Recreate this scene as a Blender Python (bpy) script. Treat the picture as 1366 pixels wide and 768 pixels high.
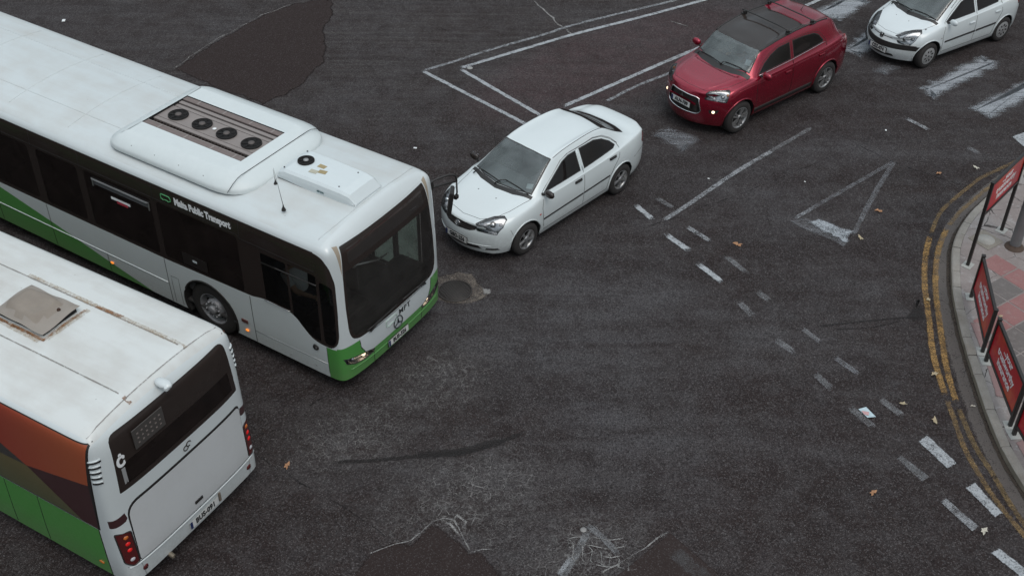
import bpy, bmesh, math, random
from mathutils import Vector, Matrix
from mathutils.bvhtree import BVHTree
R = math.radians
random.seed(7)
S = bpy.context.scene
COL = S.collection
for o in list(bpy.data.objects): bpy.data.objects.remove(o)

# ---------------------------------------------------------------- camera, light
cd = bpy.data.cameras.new('camera'); cam = bpy.data.objects.new('camera', cd); COL.objects.link(cam)
cam.matrix_world = Matrix.Translation((0, 0, 12.670)) @ Matrix.Rotation(R(90 - 38.514), 4, 'X') @ Matrix.Rotation(R(0.81), 4, 'Z')
cd.sensor_width = 36; cd.lens = 42.33; cd.clip_end = 3000; cd.clip_start = 0.1
S.camera = cam
w = bpy.data.worlds.new('World'); S.world = w; w.use_nodes = True
nt = w.node_tree; bg = nt.nodes['Background']
sky = nt.nodes.new('ShaderNodeTexSky'); sky.sky_type = 'NISHITA'; sky.sun_disc = False
SUN_EL, SUN_AZ = R(62), R(150)
sky.sun_elevation = SUN_EL; sky.sun_rotation = SUN_AZ; sky.dust_density = 3.0; sky.air_density = 1.0
mxs = nt.nodes.new('ShaderNodeMix'); mxs.data_type = 'RGBA'; mxs.inputs[0].default_value = 0.62
hs = nt.nodes.new('ShaderNodeRGB'); hs.outputs[0].default_value = (6.1, 6.75, 6.85, 1)      # even cloud layer
nt.links.new(sky.outputs[0], mxs.inputs[6]); nt.links.new(hs.outputs[0], mxs.inputs[7])
tcw = nt.nodes.new('ShaderNodeTexCoord'); sepw = nt.nodes.new('ShaderNodeSeparateXYZ'); nt.links.new(tcw.outputs['Generated'], sepw.inputs[0])
mrw = nt.nodes.new('ShaderNodeMapRange'); nt.links.new(sepw.outputs[2], mrw.inputs[0])                    # overcast sky: dim horizon, bright zenith
for k_, v_ in ((1, .02), (2, .85), (3, .22), (4, 1.25)): mrw.inputs[k_].default_value = v_
vmw = nt.nodes.new('ShaderNodeVectorMath'); vmw.operation = 'SCALE'; nt.links.new(mxs.outputs[2], vmw.inputs[0]); nt.links.new(mrw.outputs[0], vmw.inputs['Scale'])
cn = nt.nodes.new('ShaderNodeTexNoise'); cn.inputs['Scale'].default_value = 3.2; cn.inputs['Detail'].default_value = 5; nt.links.new(tcw.outputs['Generated'], cn.inputs['Vector'])
cm = nt.nodes.new('ShaderNodeMapRange'); nt.links.new(cn.outputs[0], cm.inputs[0])                           # uneven clouds
for k_, v_ in ((1, .36), (2, .64), (3, .62), (4, 1.38)): cm.inputs[k_].default_value = v_
vm2 = nt.nodes.new('ShaderNodeVectorMath'); vm2.operation = 'SCALE'; nt.links.new(vmw.outputs[0], vm2.inputs[0]); nt.links.new(cm.outputs[0], vm2.inputs['Scale'])
nt.links.new(vm2.outputs[0], bg.inputs[0]); bg.inputs[1].default_value = 0.13
sd = bpy.data.lights.new('sun', 'SUN'); sd.energy = 0.6; sd.angle = R(35); sd.color = (1, .97, .93)
so = bpy.data.objects.new('sun', sd); COL.objects.link(so)
sdir = Vector((math.sin(SUN_AZ) * math.cos(SUN_EL), math.cos(SUN_AZ) * math.cos(SUN_EL), math.sin(SUN_EL)))
so.rotation_euler = sdir.to_track_quat('Z', 'Y').to_euler(); so.location = (0, 0, 40)
S.view_settings.view_transform = 'Standard'; S.view_settings.look = 'None'
S.view_settings.exposure = 0.16; S.view_settings.gamma = 1.0; S.view_settings.use_curve_mapping = False

# ---------------------------------------------------------------- node helper
class N:
    def __init__(s, name):
        s.m = bpy.data.materials.new(name); s.m.use_nodes = True; s.t = s.m.node_tree
        s.n = s.t.nodes; s.b = s.n['Principled BSDF']; s.out = s.n['Material Output']
        s.tc = s.n.new('ShaderNodeTexCoord'); s.geo = s.n.new('ShaderNodeNewGeometry')
        s.P = s.geo.outputs['Position']; s.O = s.tc.outputs['Object']
    def k(s, sock, v):
        if hasattr(v, 'is_linked'): s.t.links.new(v, sock)
        elif isinstance(v, (tuple, list)) and len(v) == 3 and len(sock.default_value) == 4: sock.default_value = (*v, 1)
        else: sock.default_value = v
    def math(s, op, a, b=0.0, c=0.0, clamp=False):
        x = s.n.new('ShaderNodeMath'); x.operation = op; x.use_clamp = clamp
        s.k(x.inputs[0], a); s.k(x.inputs[1], b); s.k(x.inputs[2], c); return x.outputs[0]
    def vm(s, op, a, b=(0, 0, 0)):
        x = s.n.new('ShaderNodeVectorMath'); x.operation = op; s.k(x.inputs[0], a); s.k(x.inputs[1], b)
        return x.outputs['Value'] if op in ('LENGTH', 'DISTANCE', 'DOT_PRODUCT') else x.outputs[0]
    def mapp(s, vec, loc=(0, 0, 0), rot=(0, 0, 0), sc=(1, 1, 1)):
        x = s.n.new('ShaderNodeMapping'); s.k(x.inputs[0], vec); x.inputs[1].default_value = loc
        x.inputs[2].default_value = rot; x.inputs[3].default_value = sc; return x.outputs[0]
    def noise(s, sc, det=3, rough=.5, vec=None, dist=0):
        x = s.n.new('ShaderNodeTexNoise'); s.k(x.inputs['Vector'], vec if vec is not None else s.P)
        x.inputs['Scale'].default_value = sc; x.inputs['Detail'].default_value = det
        x.inputs['Roughness'].default_value = rough; x.inputs['Distortion'].default_value = dist; return x.outputs[0]
    def vor(s, sc, feat='F1', vec=None, rnd=1.0, out='Distance'):
        x = s.n.new('ShaderNodeTexVoronoi'); x.feature = feat; s.k(x.inputs['Vector'], vec if vec is not None else s.P)
        x.inputs['Scale'].default_value = sc; x.inputs['Randomness'].default_value = rnd; return x.outputs[out]
    def mr(s, v, a, b, c=0.0, d=1.0, smooth=False):
        x = s.n.new('ShaderNodeMapRange'); x.clamp = True
        if smooth: x.interpolation_type = 'SMOOTHSTEP'
        s.k(x.inputs[0], v); x.inputs[1].default_value = a; x.inputs[2].default_value = b
        x.inputs[3].default_value = c; x.inputs[4].default_value = d; return x.outputs[0]
    def mix(s, f, a, b, mode='MIX'):
        x = s.n.new('ShaderNodeMix'); x.data_type = 'RGBA'; x.blend_type = mode
        s.k(x.inputs[0], f); s.k(x.inputs[6], a); s.k(x.inputs[7], b); return x.outputs[2]
    def attr(s, name):
        x = s.n.new('ShaderNodeAttribute'); x.attribute_name = name; return x.outputs['Fac']
    def blob(s, cx, cy, rx, ry, ang=0.0, soft=.6):
        v = s.mapp(s.P, rot=(0, 0, 0)); v = s.vm('SUBTRACT', s.P, (cx, cy, 0))
        v = s.mapp(v, rot=(0, 0, -R(ang))); v = s.vm('MULTIPLY', v, (1 / rx, 1 / ry, 0))
        return s.mr(s.vm('LENGTH', v), 1.0 + soft * .5, 1.0 - soft, 0, 1, True)
    def bump(s, h, st=.3, d=.01):
        x = s.n.new('ShaderNodeBump'); s.k(x.inputs['Height'], h); x.inputs['Strength'].default_value = st
        x.inputs['Distance'].default_value = d; s.t.links.new(x.outputs[0], s.b.inputs['Normal']); return x.outputs[0]
    def set(s, **kw):
        names = dict(color='Base Color', rough='Roughness', metal='Metallic', coat='Coat Weight', crough='Coat Roughness',
                     emis='Emission Color', est='Emission Strength', alpha='Alpha', spec='Specular IOR Level', trans='Transmission Weight', ior='IOR')
        for k_, v in kw.items(): s.k(s.b.inputs[names[k_]], v)
        return s

def simple(name, col, rough=.5, metal=0.0, var=.12, sc=8, **kw):
    a = N(name); n = a.noise(sc, 4, .6, a.O)
    lo = tuple(c * (1 - var) for c in col); hi = tuple(min(1, c * (1 + var)) for c in col)
    a.set(color=a.mix(n, lo, hi), rough=rough, metal=metal, **kw); return a.m

def paint(name, col, dirt=.25, metal=0.0, rough=.35, dirtcol=(.20, .17, .14), inner=(.03, .028, .027)):
    a = N(name)
    n1 = a.noise(1.3, 5, .6, a.O); n2 = a.noise(22, 4, .7, a.O)
    d = a.math('MULTIPLY', a.mr(a.math('ADD', n1, a.math('MULTIPLY', n2, .35)), .55, .95), dirt)
    c = a.mix(d, col, tuple(x * .55 + y * .45 for x, y in zip(col, dirtcol)))
    z = a.n.new('ShaderNodeSeparateXYZ'); a.t.links.new(a.O, z.inputs[0])
    low = a.math('MULTIPLY', a.mr(z.outputs[2], .75, .2), a.mr(n2, .3, .8, .1, .45))     # road grime near the sills
    c = a.mix(low, c, dirtcol)
    c = a.mix(a.geo.outputs['Backfacing'], c, inner)
    a.set(color=c, rough=a.mr(n2, .2, .8, rough * .8, rough * 1.4), metal=metal, coat=1.0, crough=.06); return a.m

def glass(name, tint, refl=1.0, rough=.02, base=0.0, film=(.2, .2, .2), ior=1.55, transl=False):
    a = N(name); t = a.n.new('ShaderNodeBsdfTransparent'); t.inputs[0].default_value = (*tint, 1)
    g = a.n.new('ShaderNodeBsdfGlossy'); g.inputs[0].default_value = (refl, refl, refl, 1); g.inputs['Roughness'].default_value = rough
    f = a.n.new('ShaderNodeFresnel'); f.inputs[0].default_value = ior
    m = a.n.new('ShaderNodeMixShader'); a.t.links.new(f.outputs[0], m.inputs[0])
    a.t.links.new(t.outputs[0], m.inputs[1]); a.t.links.new(g.outputs[0], m.inputs[2])
    if base > 0:                                                                  # film of dust, with reflections and haze painted into its colour
        d = a.n.new('ShaderNodeBsdfTranslucent' if transl else 'ShaderNodeBsdfDiffuse'); d.inputs[0].default_value = (*film, 1)
        m2 = a.n.new('ShaderNodeMixShader'); a.k(m2.inputs[0], a.mr(a.noise(3, 4, .6, a.O), .3, .8, base * .5, base * 1.5))
        a.t.links.new(m.outputs[0], m2.inputs[1]); a.t.links.new(d.outputs[0], m2.inputs[2]); m = m2
    a.t.links.new(m.outputs[0], a.out.inputs[0]); a.n.remove(a.b); return a.m

M = {}
M['black'] = simple('black_plastic', (.022, .020, .019), .45)
M['rubber'] = simple('rubber', (.020, .0185, .018), .75)
M['tyre'] = simple('tyre_rubber', (.026, .023, .022), .85, sc=20, var=.3)
M['gloss_black'] = simple('gloss_black', (.028, .021, .0185), .14)
M['under'] = simple('underbody', (.012, .011, .011), .9)
M['inside'] = simple('interior_cloth', (.055, .053, .052), .85, sc=30)
M['dash'] = simple('dashboard', (.15, .16, .16), .6)
M['silver'] = simple('silver_alloy', (.42, .42, .42), .32, .75, var=.2)
M['alloy_dark'] = simple('dark_alloy', (.10, .10, .10), .35, .6)
M['hub_grey'] = simple('wheel_cover', (.34, .34, .34), .4, .3, var=.3, sc=12)
M['chrome'] = simple('chrome', (.72, .72, .72), .16, 1.0, var=.05)
M['reflector'] = simple('lamp_reflector', (.40, .41, .42), .22, .8, var=.5, sc=25)
M['bulb'] = simple('bulb_glass', (.50, .50, .52), .15)
M['amber'] = simple('amber_lens', (.55, .16, .02), .2, coat=.8)
M['red_lens'] = simple('red_lens', (.28, .010, .012), .2, coat=.9)
M['dark_red'] = simple('dark_red_lens', (.09, .012, .012), .25, coat=.8)
M['plate'] = simple('number_plate_white', (.62, .62, .60), .4, var=.08)
M['plate_blue'] = simple('plate_blue', (.015, .028, .10), .4)
M['ink'] = simple('black_ink', (.012, .012, .013), .5)
M['white_ink'] = simple('white_vinyl', (.78, .79, .79), .5, var=.04)
M['grey_ink'] = simple('grey_vinyl', (.30, .34, .33), .5)
M['green_ink'] = simple('green_vinyl', (.10, .38, .16), .5)
M['sticker'] = simple('paper_sticker', (.55, .60, .62), .6)
M['seat_grey'] = simple('grey_seat', (.10, .10, .11), .8)
M['glass_side'] = glass('tinted_side_glass', (.28, .26, .25), .8, base=.25, film=(.040, .030, .028))
M['glass_ws'] = glass('windscreen_glass', (.66, .72, .72), 1.0, base=.20, film=(.36, .42, .42), ior=1.8)  # film colour holds dust and a painted sky reflection
M['glass_lamp'] = glass('lamp_glass', (.93, .94, .95), 1.0)
M['glass_bus'] = glass('bus_tinted_glass', (.10, .10, .095), .8, base=.5, film=(.030, .022, .020))
M['glass_door'] = glass('door_glass', (.92, .94, .90), .9, base=.50, film=(.30, .37, .31), transl=True)  # pale film paints in the brightness seen through the door
M['glass_bus_ws'] = glass('bus_windscreen', (.88, .90, .87), .9, base=.16, film=(.13, .12, .11))  # uneven film paints reflections onto the screen
def lamp_mat(name, col, st):
    a = N(name); a.set(color=col, emis=col, est=st, rough=.2); return a.m
M['lit'] = lamp_mat('lit_bulb', (1.0, .78, .55), 1.6)
M['lit_amber'] = lamp_mat('lit_amber', (1.0, .30, .04), .55)
M['lit_red'] = lamp_mat('lit_red', (.55, .012, .012), .22)

# ---------------------------------------------------------------- mesh helpers
def tag(o, label=None, cat=None, group=None, kind=None):
    if label: o['label'] = label
    if cat: o['category'] = cat
    if group: o['group'] = group
    if kind: o['kind'] = kind
    return o
def empty(name, loc, rz=0):
    o = bpy.data.objects.new(name, None); COL.objects.link(o); o.location = loc; o.rotation_euler = (0, 0, rz); o.empty_display_size = .3; return o
def link(name, bm, mats, parent=None, smooth=False, loc=None):
    me = bpy.data.meshes.new(name); bm.to_mesh(me); bm.free()
    for m in (mats if isinstance(mats, (list, tuple)) else [mats]): me.materials.append(m)
    if smooth:
        me.shade_smooth()
    o = bpy.data.objects.new(name, me); COL.objects.link(o)
    if parent: o.parent = parent
    if loc: o.location = loc
    return o

class MB:
    """collects simple shapes into one mesh"""
    def __init__(s): s.bm = bmesh.new()
    def _add(s, verts, faces, mi=0, smooth=False):
        vs = [s.bm.verts.new(v) for v in verts]; fs = []
        for f in faces:
            try: q = s.bm.faces.new([vs[i] for i in f]); q.material_index = mi; q.smooth = smooth; fs.append(q)
            except ValueError: pass
        return vs, fs
    def box(s, c, d, rot=0.0, mi=0, bev=0.0, mat=None):
        t = bmesh.new(); bmesh.ops.create_cube(t, size=1)
        for v in t.verts: v.co = Vector((v.co.x * d[0], v.co.y * d[1], v.co.z * d[2]))
        if bev: bmesh.ops.bevel(t, geom=list(t.edges), offset=bev, segments=2, affect='EDGES', profile=.6)
        Mx = (mat if mat is not None else Matrix.Translation(c) @ Matrix.Rotation(rot, 4, 'Z'))
        t.verts.ensure_lookup_table()
        idx = {v: i for i, v in enumerate(t.verts)}
        s._add([Mx @ v.co for v in t.verts], [[idx[v] for v in f.verts] for f in t.faces], mi); t.free(); return s
    def tube(s, pts, r, n=8, mi=0, closed=False, cap=True, flat=1.0):
        pts = [Vector(p) for p in pts]; L = len(pts); rings = []
        rr = r if isinstance(r, (list, tuple)) else [r] * L
        up = Vector((0, 0, 1))
        for i, p in enumerate(pts):
            a = pts[(i - 1) % L] if (i > 0 or closed) else p; b = pts[(i + 1) % L] if (i < L - 1 or closed) else p
            t = (b - a).normalized(); u = up if abs(t.dot(up)) < .95 else Vector((1, 0, 0))
            x = t.cross(u).normalized(); y = x.cross(t).normalized()
            rings.append([p + x * math.cos(2 * math.pi * k / n) * rr[i] + y * math.sin(2 * math.pi * k / n) * rr[i] * flat for k in range(n)])
        V = [v for g in rings for v in g]; F = []
        for i in range(L if closed else L - 1):
            j = (i + 1) % L
            for k in range(n): F.append([i * n + k, i * n + (k + 1) % n, j * n + (k + 1) % n, j * n + k])
        if cap and not closed: F += [list(range(n))[::-1], [(L - 1) * n + k for k in range(n)]]
        s._add(V, F, mi, True); return s
    def lathe(s, prof, Mx=None, n=32, mi=0, close=False):
        """prof: (radius, height) revolved about local Z"""
        Mx = Mx or Matrix(); V = []; F = []; L = len(prof)
        for (r, h) in prof:
            for k in range(n):
                a = 2 * math.pi * k / n; V.append(Mx @ Vector((r * math.cos(a), r * math.sin(a), h)))
        for i in range(L if close else L - 1):
            j = (i + 1) % L
            for k in range(n): F.append([i * n + k, i * n + (k + 1) % n, j * n + (k + 1) % n, j * n + k])
        s._add(V, F, mi, True); return s
    def prism(s, poly, h0, h1, Mx=None, mi=0):
        Mx = Mx or Matrix(); n = len(poly)
        V = [Mx @ Vector((x, y, h0)) for x, y in poly] + [Mx @ Vector((x, y, h1)) for x, y in poly]
        s._add(V, [list(range(n))[::-1], list(range(n, 2 * n))] + [[i, (i + 1) % n, n + (i + 1) % n, n + i] for i in range(n)], mi); return s
    def sphere(s, c, r, sc=(1, 1, 1), mi=0, n=16):
        t = bmesh.new(); bmesh.ops.create_uvsphere(t, u_segments=n, v_segments=n // 2, radius=r)
        idx = {v: i for i, v in enumerate(t.verts)}
        s._add([Vector((v.co.x * sc[0] + c[0], v.co.y * sc[1] + c[1], v.co.z * sc[2] + c[2])) for v in t.verts],
               [[idx[v] for v in f.verts] for f in t.faces], mi, True); t.free(); return s
    def quad(s, pts, mi=0): s._add(pts, [list(range(len(pts)))], mi); return s
    def build(s, name, mats, parent=None):
        bmesh.ops.recalc_face_normals(s.bm, faces=list(s.bm.faces)); return link(name, s.bm, mats, parent)

def spline(pts, step=.25, closed=False):
    P = [Vector(p) for p in pts]; out = []; n = len(P)
    for i in range(n if closed else n - 1):
        if closed: a, b, c, d = P[i - 1], P[i], P[(i + 1) % n], P[(i + 2) % n]
        else: b, c = P[i], P[i + 1]; a = P[i - 1] if i > 0 else 2 * b - c; d = P[i + 2] if i + 2 < n else 2 * c - b
        m = max(1, int((c - b).length / step))
        for k in range(m):
            t = k / m
            out.append(.5 * ((2 * b) + (c - a) * t + (2 * a - 5 * b + 4 * c - d) * t * t + (3 * b - a - 3 * c + d) * t ** 3))
    if not closed: out.append(P[-1])
    return out
def offset2(poly, d, closed=True):
    """inset (d>0) of a 2D polygon or sideways offset of an open line"""
    P = [Vector((p[0], p[1])) for p in poly]; n = len(P); out = []
    if closed:
        area = sum(P[i].x * P[(i + 1) % n].y - P[(i + 1) % n].x * P[i].y for i in range(n))
        if area < 0: d = -d
    for i in range(n):
        if closed: e1 = (P[i] - P[i - 1]).normalized(); e2 = (P[(i + 1) % n] - P[i]).normalized()
        else: e1 = (P[i] - P[max(i - 1, 0)]); e2 = (P[min(i + 1, n - 1)] - P[i]); e1 = (e1 if e1.length else e2).normalized(); e2 = (e2 if e2.length else e1).normalized()
        n1 = Vector((-e1.y, e1.x)); n2 = Vector((-e2.y, e2.x)); m = (n1 + n2)
        m = m.normalized() if m.length > 1e-6 else n1
        out.append(P[i] + m * d / max(.35, m.dot(n1)))
    return [(p.x, p.y) for p in out]
def roundpoly(poly, r, seg=3):
    P = [Vector((p[0], p[1])) for p in poly]; n = len(P); out = []
    for i in range(n):
        ri = r[i] if isinstance(r, (list, tuple)) else r
        a = P[i - 1] - P[i]; b = P[(i + 1) % n] - P[i]; q = min(ri, a.length * .45, b.length * .45)
        if q < .002: out.append((P[i].x, P[i].y)); continue
        A = P[i] + a.normalized() * q; B = P[i] + b.normalized() * q
        for k in range(seg + 1):
            t = k / seg; p = A * (1 - t) ** 2 + P[i] * 2 * t * (1 - t) + B * t * t; out.append((p.x, p.y))
    return out

def text_mesh(s, size, bold=0.0, extrude=.001, space=1.0, sx=1.0, align='CENTER'):
    c = bpy.data.curves.new('t', 'FONT'); c.body = s; c.size = size; c.offset = bold; c.extrude = extrude
    c.align_x = align; c.align_y = 'CENTER'; c.space_character = space; c.resolution_u = 3
    o = bpy.data.objects.new('t', c); me = bpy.data.meshes.new_from_object(o); bpy.data.objects.remove(o); bpy.data.curves.remove(c)
    if sx != 1.0:
        for v in me.vertices: v.co.x *= sx
    return me
def lettering(s, size, mat, Mx, parent, name='lettering', **kw):
    me = text_mesh(s, size, **kw); me.transform(Mx); me.materials.append(mat)
    o = bpy.data.objects.new(name, me); COL.objects.link(o); o.parent = parent; return o
def frame(o, x, y):
    """matrix from origin and (right, up) directions"""
    x = Vector(x).normalized(); y = Vector(y); y = (y - x * y.dot(x)).normalized(); z = x.cross(y)
    m = Matrix((x, y, z)).transposed().to_4x4(); m.translation = Vector(o); return m
# ---------------------------------------------------------------- ground
def ground_material():
    a = N('asphalt'); P = a.P
    big = a.noise(.45, 6, .62); mid = a.noise(2.6, 5, .65); fine = a.noise(34, 3, .7); grain = a.noise(110, 2, .6)
    warm = (.0310, .0230, .0218); cool = (.0640, .0600, .0625)
    reg = a.blob(1.6, 15.2, 4.2, 3.2, 35, .9)
    reg2 = a.blob(4.8, 19.0, 4.0, 2.6, 40, .9); reg3 = a.blob(-.5, 12.6, 2.6, 2.2, 10, .9)
    regt = a.math('MULTIPLY', a.blob(-2, 25.5, 12, 5, 0, .7), .42)
    reg = a.math('MAXIMUM', a.math('MAXIMUM', reg, a.math('MULTIPLY', reg2, .7)), a.math('MULTIPLY', reg3, .45))
    reg = a.math('MAXIMUM', reg, regt)
    f = a.math('ADD', a.math('MULTIPLY', reg, .75), a.math('MULTIPLY', a.math('SUBTRACT', big, .5), 3.2), clamp=True)
    f = a.math('SUBTRACT', f, a.math('MULTIPLY', a.math('MAXIMUM', a.blob(-3.2, 10.6, 2.6, 2.0, 0, .9), a.blob(5.0, 10.8, 2.2, 1.6, 20, .9)), .5), clamp=True)
    c = a.mix(f, warm, cool)
    # long wheel tracks polished by turning traffic
    sv = a.mapp(P, rot=(0, 0, R(-38)), sc=(.30, 2.6, 1)); st = a.noise(1.2, 4, .55, sv, .6)
    bb = a.noise(1.0, 4, .55, a.mapp(P, loc=(3, 0, 0), rot=(0, 0, R(-40)), sc=(.13, 1.15, 1)), .5)
    c = a.mix(a.mr(bb, .50, .66, 0, .42), c, (.070, .066, .068)); c = a.mix(a.mr(bb, .48, .34, 0, .45), c, (.020, .0150, .0142))
    c = a.mix(a.mr(st, .42, .66, 0, .65), c, (.022, .0155, .0148))
    sv2 = a.mapp(P, rot=(0, 0, R(-14)), sc=(.30, 5.5, 1)); st2 = a.noise(1.5, 5, .6, sv2, .4)
    c = a.mix(a.math('MULTIPLY', a.blob(-3.5, 24.5, 7, 4, 12, .8), a.mr(st2, .44, .66, 0, .75)), c, (.070, .064, .061))
    c = a.mix(a.math('MULTIPLY', a.blob(-3.5, 24.5, 8, 5, 12, .8), a.mr(a.noise(2.4, 5, .7, a.mapp(sv2, loc=(5, 2, 0))), .48, .72, 0, .7)), c, (.028, .0195, .0185))
    c = a.mix(a.mr(mid, .42, .8, 0, .5), c, (.080, .076, .078))
    # dark oily blotches
    c = a.mix(a.math('MULTIPLY', a.mr(a.noise(1.7, 5, .7, a.mapp(P, loc=(7, 3, 0))), .50, .70), .72), c, (.020, .0140, .0135))
    c = a.mix(a.mr(a.math('ADD', a.vor(2.1, vec=a.mapp(P, loc=(3, 1, 0))), a.math('MULTIPLY', mid, .10)), .17, .09, 0, .6), c, (.022, .019, .018))
    # faded red surfacing inside the marked box
    c = a.mix(a.math('MULTIPLY', a.blob(2.4, 24.2, 4.3, 1.6, 38, .35), a.mr(mid, .25, .7, .12, .6)), c, (.075, .043, .045))
    # darker band along the line of queued vehicles
    c = a.mix(a.math('MULTIPLY', a.blob(3.2, 19.6, 5.5, .9, 42, .9), .35), c, (.026, .021, .0205))
    # aggregate
    sp = a.vor(88, out='Color'); spv = a.math('MULTIPLY', a.vm('DOT_PRODUCT', sp, (.33, .33, .34)), 1.0)
    c = a.mix(a.mr(spv, .64, .82, 0, .55), c, (.135, .128, .128))
    c = a.mix(a.mr(spv, .40, .24, 0, .75), c, (.012, .0105, .0105))
    g2 = a.vm('DOT_PRODUCT', a.vor(38, out='Color'), (.33, .33, .34))
    c = a.mix(a.mr(g2, .62, .82, 0, .32), c, (.105, .098, .099)); c = a.mix(a.mr(g2, .40, .26, 0, .42), c, (.013, .0105, .0105))
    c = a.mix(.5, c, a.mix(a.mr(fine, .28, .72), (.12, .12, .12), (1.0, 1.0, 1.0)), 'OVERLAY')
    chip = a.mr(a.vor(9, vec=a.mapp(P, loc=(1, 5, 0))), .028, .016, 0, .8)
    c = a.mix(chip, c, (.30, .29, .28))
    # chalky crack network
    dv = a.vm('ADD', P, a.vm('MULTIPLY', a.n_col(5.5), (.11, .11, 0)))
    cr = a.vor(6.5, 'DISTANCE_TO_EDGE', dv); cr2 = a.vor(21, 'DISTANCE_TO_EDGE', a.vm('ADD', P, a.vm('MULTIPLY', a.n_col(24), (.035, .035, 0))))
    z1 = a.math('MAXIMUM', a.math('MAXIMUM', a.blob(-.75, 10.9, 1.1, .75, 0, .9), a.blob(-1.15, 13.6, 1.0, .75, 40, .9)), a.blob(-2.3, 12.4, 1.1, .7, 30, .9))
    z2 = a.math('MAXIMUM', a.blob(.95, 10.35, 1.0, .65, 20, .8), a.blob(-.4, 11.5, 1.2, .8, 0, .9))
    zz = a.math('MULTIPLY', a.math('MAXIMUM', z1, z2), a.mr(a.noise(2.2, 4, .7, a.mapp(P, loc=(2, 9, 0))), .26, .52))
    l1 = a.math('MULTIPLY', a.mr(cr, .030, .004), a.mr(a.noise(5, 5, .75), .455, .60))
    l2 = a.math('MULTIPLY', a.mr(cr2, .085, .012), a.mr(a.noise(9, 5, .8), .44, .62))
    ln = a.math('MULTIPLY', a.math('MAXIMUM', l1, a.math('MULTIPLY', l2, .75)), zz)
    c = a.mix(a.math('MULTIPLY', ln, a.mr(fine, .3, .62, .25, .95), clamp=True), c, (.33, .32, .31))
    c = a.mix(a.math('MULTIPLY', a.math('MULTIPLY', zz, a.mr(a.noise(6, 6, .8), .46, .66)), .38), c, (.13, .125, .122))
    # hairline cracks everywhere, filled with dirt
    cr3 = a.vor(.55, 'DISTANCE_TO_EDGE', a.vm('ADD', P, a.vm('MULTIPLY', a.n_col(1.6), (.5, .5, 0))))
    c = a.mix(a.math('MULTIPLY', a.mr(cr3, .012, .002), a.mr(a.noise(1.1, 3, .6), .50, .66, 0, .32)), c, (.016, .0125, .012))
    a.set(color=c, rough=a.mr(spv, 0, 1, .62, .9), spec=.12)
    a.bump(a.math('ADD', a.math('MULTIPLY', grain, .5), spv), .55, .006)
    return a.m
def n_col(s, sc):
    x = s.n.new('ShaderNodeTexNoise'); s.k(x.inputs['Vector'], s.P); x.inputs['Scale'].default_value = sc; x.inputs['Detail'].default_value = 3
    return s.vm('SUBTRACT', x.outputs['Color'], (.5, .5, .5))
N.n_col = n_col

def worn(name, col, lo, hi, stretch=None, bri=.25):
    """paint scrubbed off by tyres; 'edge' runs 0 at the border to 1 inside"""
    a = N(name); e = a.attr('edge'); vec = a.P
    if stretch: vec = a.mapp(a.P, rot=(0, 0, -R(stretch[0])), sc=(stretch[1], stretch[2], 1))
    n = a.noise(5 if not stretch else 1.6, 7, .78, vec); g = a.noise(42, 3, .75); v = a.vor(60, out='Color')
    vv = a.vm('DOT_PRODUCT', v, (.33, .33, .34))
    t = a.math('ADD', a.math('ADD', a.math('MULTIPLY', n, .75), a.math('MULTIPLY', g, .35)), a.math('MULTIPLY', vv, .22))
    t = a.math('ADD', t, a.math('MULTIPLY', a.math('SUBTRACT', e, 1.0), .30))
    al = a.mr(t, lo, hi, 0, .92)
    c = a.mix(a.mr(g, .3, .7), tuple(x * (1 - bri) for x in col), col)
    a.set(color=c, rough=.8, alpha=al); return a.m

ZC = [0]
def bump_z(z):
    ZC[0] += 1; return z + .00015 * (ZC[0] % 70)
def strip_mesh(name, path, width, mat, z, rag=.0):
    z = bump_z(z)
    pts = spline([(x, y, 0) for x, y in path], .12); bm = bmesh.new(); lay = bm.verts.layers.float.new('edge')
    P2 = [(p.x, p.y) for p in pts]; cols = []
    for d, e in ((width / 2, 0), (width / 2 * .62, 1), (-width / 2 * .62, 1), (-width / 2, 0)):
        q = offset2(P2, d, False); row = []
        for i, p in enumerate(q):
            v = bm.verts.new((p[0] + random.uniform(-rag, rag), p[1] + random.uniform(-rag, rag), z)); v[lay] = e if 0 < i < len(q) - 1 else 0; row.append(v)
        cols.append(row)
    for a, b in zip(cols, cols[1:]):
        for i in range(len(a) - 1): bm.faces.new((a[i], b[i], b[i + 1], a[i + 1]))
    bmesh.ops.recalc_face_normals(bm, faces=list(bm.faces))
    o = link(name, bm, mat); tag(o, kind='structure'); return o
def patch_mesh(name, poly, mat, z, inset=.04):
    z = bump_z(z)
    bm = bmesh.new(); lay = bm.verts.layers.float.new('edge'); inn = offset2(poly, inset); n = len(poly)
    A = [bm.verts.new((x, y, z)) for x, y in poly]; B = [bm.verts.new((x, y, z)) for x, y in inn]
    for v in B: v[lay] = 1
    for i in range(n): bm.faces.new((A[i], A[(i + 1) % n], B[(i + 1) % n], B[i]))
    bm.faces.new(B); bmesh.ops.recalc_face_normals(bm, faces=list(bm.faces))
    for f in bm.faces:
        if f.normal.z < 0: f.normal_flip()
    o = link(name, bm, mat); tag(o, kind='structure'); return o
def rag(poly, amp, step=.18):
    out = []; n = len(poly)
    for i in range(n):
        a = Vector(poly[i]); b = Vector(poly[(i + 1) % n]); m = max(1, int((b - a).length / step)); nn = Vector((-(b - a).y, (b - a).x)).normalized()
        for k in range(m): p = a.lerp(b, k / m) + nn * random.uniform(-amp, amp); out.append((p.x, p.y))
    return out

ragt = lambda p: rag(p, .018, .09)
GM = ground_material()
gb = MB(); gb.quad([(-400, -300, 0), (400, -300, 0), (400, 900, 0), (-400, 900, 0)]); tag(gb.build('road', GM), kind='structure')

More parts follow.
